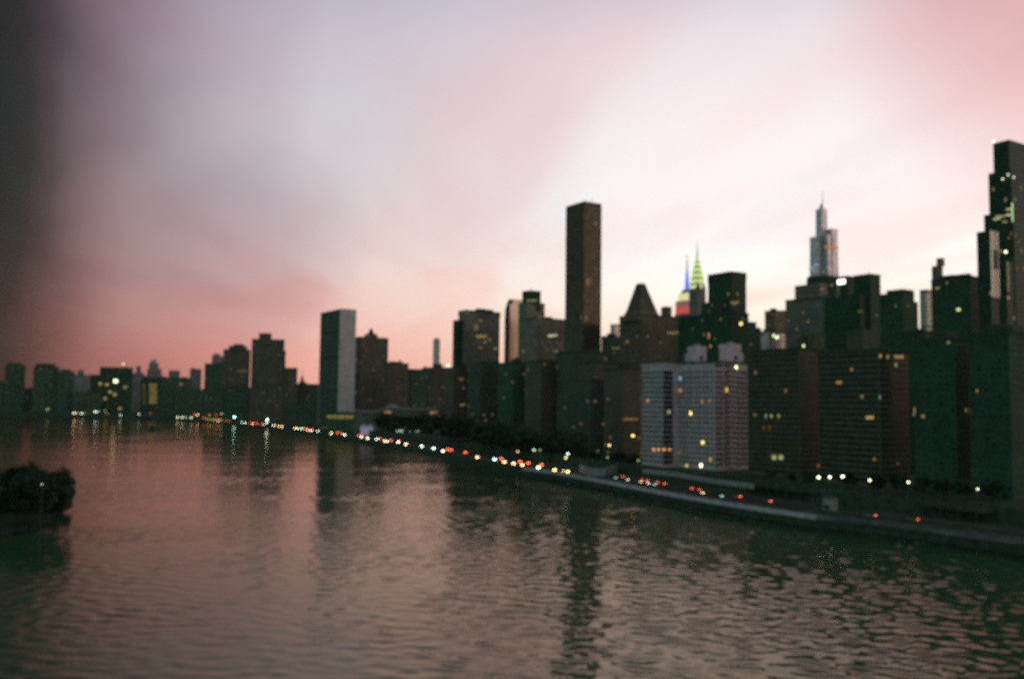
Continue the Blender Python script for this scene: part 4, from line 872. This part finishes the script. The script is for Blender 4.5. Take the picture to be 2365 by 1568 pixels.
for px, yt, Y in ((885, 958, 1240), (896, 953, 1250), (930, 956, 1260), (962, 960, 1235), (980, 955, 1220), (998, 957, 1200), (1015, 955, 1170), (905, 972, 1190), (1028, 960, 1120), (950, 975, 1170), (985, 975, 1120)):
    p = at(px, yt, Y); tree(p.x, p.y, GZ, p.z - GZ, 'dark leafy tree in front of the curved roof hall', 'dark trees in front of the curved roof hall')
for k in range(26):
    px = 1040 + k * 11.5 + random.uniform(-3, 3); p0, d = on_lane(path(edge, random.uniform(38, 75)), px)
    if p0 is None: continue
    yt = 962 + (px - 1040) * 0.16 + random.uniform(-12, 14); p = at(px, yt, p0.y); tree(p.x, p.y, GZ, min(32, max(9, p.z - GZ)), 'dark leafy tree in the riverside row below the office towers', 'dark trees lining the riverside road')
for px, yt in ((1345, 1030), (1372, 1040), (1400, 1045), (1430, 1042), (1462, 1048)):
    p0, d = on_lane(path(edge, 52), px)
    if p0: p = at(px, yt, p0.y); tree(p.x, p.y, GZ, max(7, p.z - GZ), 'dark tree beside the curved ramp left of the white building', 'dark trees beside the curved ramp')
for px, yt in ((1780, 1085), (1830, 1092), (1870, 1090), (1960, 1085), (2030, 1095), (2070, 1092), (2130, 1098), (2180, 1100), (2230, 1105), (2290, 1108)):
    p0, d = on_lane(path(edge, 56), px)
    if p0: p = at(px, yt, p0.y); tree(p.x, p.y, TZ, max(5, p.z - TZ), 'dark tree on the terrace under the brown apartment buildings', 'dark trees on the terrace')
# island with big trees at the left
isl = [onz(x, y, 0).xy for x, y in ((-60, 1112), (60, 1120), (110, 1138), (140, 1160), (146, 1178), (120, 1200), (60, 1230), (-60, 1260), (-300, 1260), (-300, 1120))]
mb = MB(); c0 = sum(isl, Vector((0, 0))) / len(isl)
mb.prism([tuple(p) for p in reversed(isl)], -3, 1.6); tag(mb.build('island', M['bank']), kind='structure')
for px, yt, Y, lb in ((18, 1082, 400, 'dark leafy tree at the left frame edge on the island'), (62, 1066, 385, 'tallest dark leafy tree in the middle of the island clump'), (102, 1078, 372, 'dark leafy tree behind the island tip'), (130, 1082, 362, 'dark tree at the very tip of the island over the water'), (-30, 1075, 380, 'dark leafy tree half cut by the left frame edge'), (40, 1098, 350, 'lower dark tree in front of the island clump'), (86, 1098, 345, 'lower dark tree near the island tip lamp'), (138, 1112, 356, 'small dark tree leaning over the water at the island tip')):
    p = at(px, yt, Y); tree(p.x, p.y, 1.5, p.z - 1.5, lb, 'trees on the island', kinds=(3,))
for k in range(16):
    px = -40 + k * 12 + random.uniform(-3, 3); w0 = onz(px, min(1190, 1212 - max(0, px - 60) * 0.35), 0); tree(w0.x, w0.y + 3, -2.5, random.uniform(9, 13), 'dark bush along the waterline of the island', 'bushes along the island shore', kinds=(3,))
lampY = 352
q = at(97, 1117, 330); root = empty('island_lamp', (q.x, q.y, 1.5)); tag(root, 'tiny pale lamp shining in front of the island trees', 'lamp')
MB().bar((0, 0, -0.2), (0, 0, q.z - 1.7), 0.09, 0.06).build('pole', M['steel'], root); MB().lathe(0, 0, [(0.05, q.z - 1.75), (0.14, q.z - 1.65), (0.14, q.z - 1.5), (0.05, q.z - 1.4)], 8).build('lamp_head', glow((1, 1, 0.75), 3), root)

# ------------------------------------------------------------------ boat
p = onz(354, 992, 0); root = empty('motor_boat', (p.x, p.y, 0), R(20)); root.scale = (1.25, 1.4, 1.6); tag(root, 'small dark motor boat alone on the river far to the left', 'boat')
mb = MB(); hull = [(-5.5, -1.6), (3, -1.7), (5.8, -0.6), (6.8, 0), (5.8, 0.6), (3, 1.7), (-5.5, 1.6)]
mb.prism(hull, -0.5, 1.5); mb.build('hull', M['dconc'], root); MB().box(-4.8, 2.0, -1.3, 1.3, 1.5, 4.2).build('cabin', M['blackg'], root); MB().box(-5.2, 2.3, -1.5, 1.5, 4.21, 4.45).build('cabin_roof', M['tent'], root)
MB().bar((-2, 0, 4.4), (-2, 0, 7.5), 0.12).build('mast', M['steel'], root); MB().box(-5.6, -5.3, -1.2, 1.2, 1.5, 3.0).build('stern_panel', M['tent'], root)

# ------------------------------------------------------------------ sky and light
SUN_AZ, SUN_EL = 21.0, -5.0
w = bpy.data.worlds.new('World'); scene.world = w; w.use_nodes = True
for nd in list(w.node_tree.nodes): w.node_tree.nodes.remove(nd)
t = NT(w.node_tree)
dirv = t.n('ShaderNodeTexCoord').outputs['Generated']
sx = t.n('ShaderNodeSeparateXYZ'); t.l(dirv, sx.inputs[0]); X, Yv, Z = sx.outputs
az = t.m('MULTIPLY', t.m('ARCTAN2', X, Yv), 180 / math.pi)
el = t.m('MULTIPLY', t.m('ARCSINE', Z), 180 / math.pi)
el01 = t.m('DIVIDE', t.m('MAXIMUM', el, 0.0), 90.0)
e = lambda d: d / 90.0
sunside = t.ramp(el01, [(0, (1.0, 0.52, 0.38)), (e(3.5), (1.0, 0.76, 0.60)), (e(6), (1.0, 0.92, 0.79)), (e(9), (0.96, 0.95, 0.90)), (e(13), (0.92, 0.90, 0.90)), (e(17), (0.88, 0.80, 0.80)), (e(22), (0.77, 0.69, 0.72)), (e(25), (0.62, 0.58, 0.65)), (e(30), (0.34, 0.33, 0.39)), (e(40), (0.17, 0.19, 0.23)), (e(90), (0.10, 0.13, 0.15))])
coolside = t.ramp(el01, [(0, (0.86, 0.37, 0.28)), (e(2.5), (0.87, 0.43, 0.35)), (e(4.5), (0.86, 0.52, 0.45)), (e(8.5), (0.75, 0.59, 0.55)), (e(13), (0.63, 0.60, 0.61)), (e(17), (0.58, 0.56, 0.60)), (e(22), (0.52, 0.48, 0.55)), (e(25), (0.44, 0.41, 0.50)), (e(31), (0.24, 0.24, 0.30)), (e(42), (0.13, 0.15, 0.19)), (e(90), (0.10, 0.13, 0.15))])
base = t.mix(t.mr(az, -16, 14), coolside, sunside)
cn = t.n('ShaderNodeTexNoise'); cn.inputs['Scale'].default_value = 5.0; cn.inputs['Detail'].default_value = 3.0; t.l(dirv, cn.inputs['Vector'])
a01 = t.m('DIVIDE', t.m('ADD', t.m('ADD', az, t.m('MULTIPLY', t.m('SUBTRACT', cn.outputs[0], 0.5), 5.0)), 180.0), 360.0); A = lambda d: (d + 180.0) / 360.0
G = lambda v, tint=(1, 1, 1): tuple(v * c for c in tint)
dim = t.ramp(a01, [(0, (0.05, 0.05, 0.05)), (A(-60), (0.03, 0.03, 0.03)), (A(-36), (0.03, 0.04, 0.036)), (A(-30), (0.035, 0.04, 0.036)), (A(-28.3), (0.11, 0.085, 0.088)), (A(-25.5), (0.33, 0.25, 0.27)), (A(-22.5), (0.52, 0.44, 0.47)), (A(-18), (0.78, 0.71, 0.74)), (A(-13), (0.98, 0.97, 0.97)), (A(0), (1, 1, 1)), (A(32), (1, 1, 1)), (A(60), (1.0, 0.92, 0.85)), (A(95), (0.85, 0.74, 0.66)), (A(125), (0.60, 0.52, 0.49)), (A(150), (0.22, 0.19, 0.18)), (A(180), (0.05, 0.05, 0.05))])
dimh = t.mix(t.mr(el, 35, 85), dim, (0.32, 0.34, 0.36))
sky = t.mix(1.0, base, dimh, 'MULTIPLY')
# the dusk half of the sky behind the bridge: dim blue green
back = t.ramp(a01, [(0, (1, 1, 1)), (A(-80), (1, 1, 1)), (A(-42), (0, 0, 0)), (A(100), (0, 0, 0)), (A(160), (1, 1, 1))])
sky = t.mix(back, sky, t.ramp(el01, [(0, (0.115, 0.235, 0.19)), (e(40), (0.14, 0.23, 0.21)), (e(90), (0.17, 0.21, 0.22))]))
# high thin cloud streaks lying in a flat layer, running away toward the horizon
zc = t.m('MAXIMUM', Z, 0.04); px_ = t.m('DIVIDE', X, zc); py_ = t.m('DIVIDE', Yv, zc)
ca, sa = math.cos(R(-7)), math.sin(R(-7))
perp = t.m('SUBTRACT', t.m('MULTIPLY', px_, ca), t.m('MULTIPLY', py_, sa)); along = t.m('ADD', t.m('MULTIPLY', px_, sa), t.m('MULTIPLY', py_, ca))
def streak(sc, sl, det, off, rough=0.5):
    c = t.n('ShaderNodeCombineXYZ'); t.l(t.m('ADD', t.m('MULTIPLY', perp, sc), off), c.inputs[0]); t.l(t.m('MULTIPLY', along, sl), c.inputs[1])
    nz = t.n('ShaderNodeTexNoise'); nz.inputs['Scale'].default_value = 1.0; nz.inputs['Detail'].default_value = det; nz.inputs['Roughness'].default_value = rough; nz.inputs['Distortion'].default_value = 0.3
    t.l(c.outputs[0], nz.inputs[0]); return nz.outputs[0]
lowfade = t.mr(el, 2, 7)
s1 = t.m('MULTIPLY', t.mr(streak(0.75, 0.16, 2, 3.1), 0.44, 0.64), lowfade); s2 = t.m('MULTIPLY', t.mr(streak(1.5, 0.3, 3, 9.7), 0.45, 0.7), lowfade)
sky = t.mix(t.m('MULTIPLY', s1, 0.92), sky, (1.0, 0.845, 0.835), 'MULTIPLY')
sky = t.mix(t.m('MULTIPLY', s2, 0.36), sky, (0.86, 0.83, 0.88), 'MULTIPLY')
def blob(a, el_, wid, c, k):
    global sky
    d = Vector((math.sin(R(a)) * math.cos(R(el_)), math.cos(R(a)) * math.cos(R(el_)), math.sin(R(el_))))
    dp = t.n('ShaderNodeVectorMath', operation='DOT_PRODUCT'); t.l(dirv, dp.inputs[0]); dp.inputs[1].default_value = d
    f = t.m('MULTIPLY', t.mr(dp.outputs['Value'], math.cos(R(wid)), 1.0), k); sky = t.mix(f, sky, c, 'MULTIPLY')
blob(35, 24, 16, (0.86, 0.50, 0.47), 0.8)      # rosy cloud bank, upper right
blob(-16.5, 9.3, 8, (0.74, 0.71, 0.76), 0.85)       # mauve cloud, left
blob(-20, 3, 5, (1.0, 0.90, 0.88), 0.6)
below = t.mr(el, -1.5, 0.0)
sky = t.mix(below, (0.02, 0.03, 0.025), sky)
ns = t.n('ShaderNodeTexSky', sky_type='NISHITA'); ns.sun_disc = False; ns.sun_elevation = R(SUN_EL); ns.sun_rotation = R(SUN_AZ); ns.altitude = 50
bg1 = t.n('ShaderNodeBackground'); t.l(sky, bg1.inputs[0]); bg1.inputs[1].default_value = 1.13
bg2 = t.n('ShaderNodeBackground'); t.l(ns.outputs[0], bg2.inputs[0]); bg2.inputs[1].default_value = 0.05
ad = t.n('ShaderNodeAddShader'); t.l(bg1.outputs[0], ad.inputs[0]); t.l(bg2.outputs[0], ad.inputs[1])
out = t.n('ShaderNodeOutputWorld'); t.l(ad.outputs[0], out.inputs[0])
w.cycles.sampling_method = 'MANUAL'; w.cycles.sample_map_resolution = 1024
sd = bpy.data.lights.new('sun', 'SUN'); sun = bpy.data.objects.new('sun', sd); col.objects.link(sun)
sd.energy = 0.12; sd.angle = R(12); sd.color = (1.0, 0.6, 0.4)
dv = Vector((math.sin(R(SUN_AZ)) * math.cos(R(2)), math.cos(R(SUN_AZ)) * math.cos(R(2)), math.sin(R(2))))
sun.rotation_euler = dv.to_track_quat('Z', 'Y').to_euler()

# ------------------------------------------------------------------ evening haze over the river and the city
HAZE = 1.5e-5
hm = bpy.data.materials.new('evening_haze'); hm.use_nodes = True; hn = NT(hm.node_tree); hm.node_tree.nodes.remove(hm.node_tree.nodes['Principled BSDF'])
pv = hn.n('ShaderNodeVolumePrincipled'); pv.inputs['Color'].default_value = (0.85, 0.97, 0.92, 1); pv.inputs['Density'].default_value = HAZE; pv.inputs['Anisotropy'].default_value = 0.0
hn.l(pv.outputs[0], hm.node_tree.nodes['Material Output'].inputs['Volume'])
tag(MB().box(-9100, 9100, -900, 9100, -5.5, 560).build('haze', hm), kind='stuff')

scene.render.engine = 'CYCLES'
scene.cycles.use_denoising = False      # the fine sampling grain suits a dusk photograph on film
scene.cycles.sampling_pattern = 'BLUE_NOISE'
scene.cycles.max_bounces = 5; scene.cycles.diffuse_bounces = 2; scene.cycles.glossy_bounces = 3
scene.cycles.sample_clamp_indirect = 1.5
scene.cycles.caustics_reflective = False; scene.cycles.caustics_refractive = False
scene.view_settings.view_transform = 'Standard'; scene.view_settings.look = 'None'; scene.view_settings.gamma = 1.0; scene.view_settings.exposure = 0.0
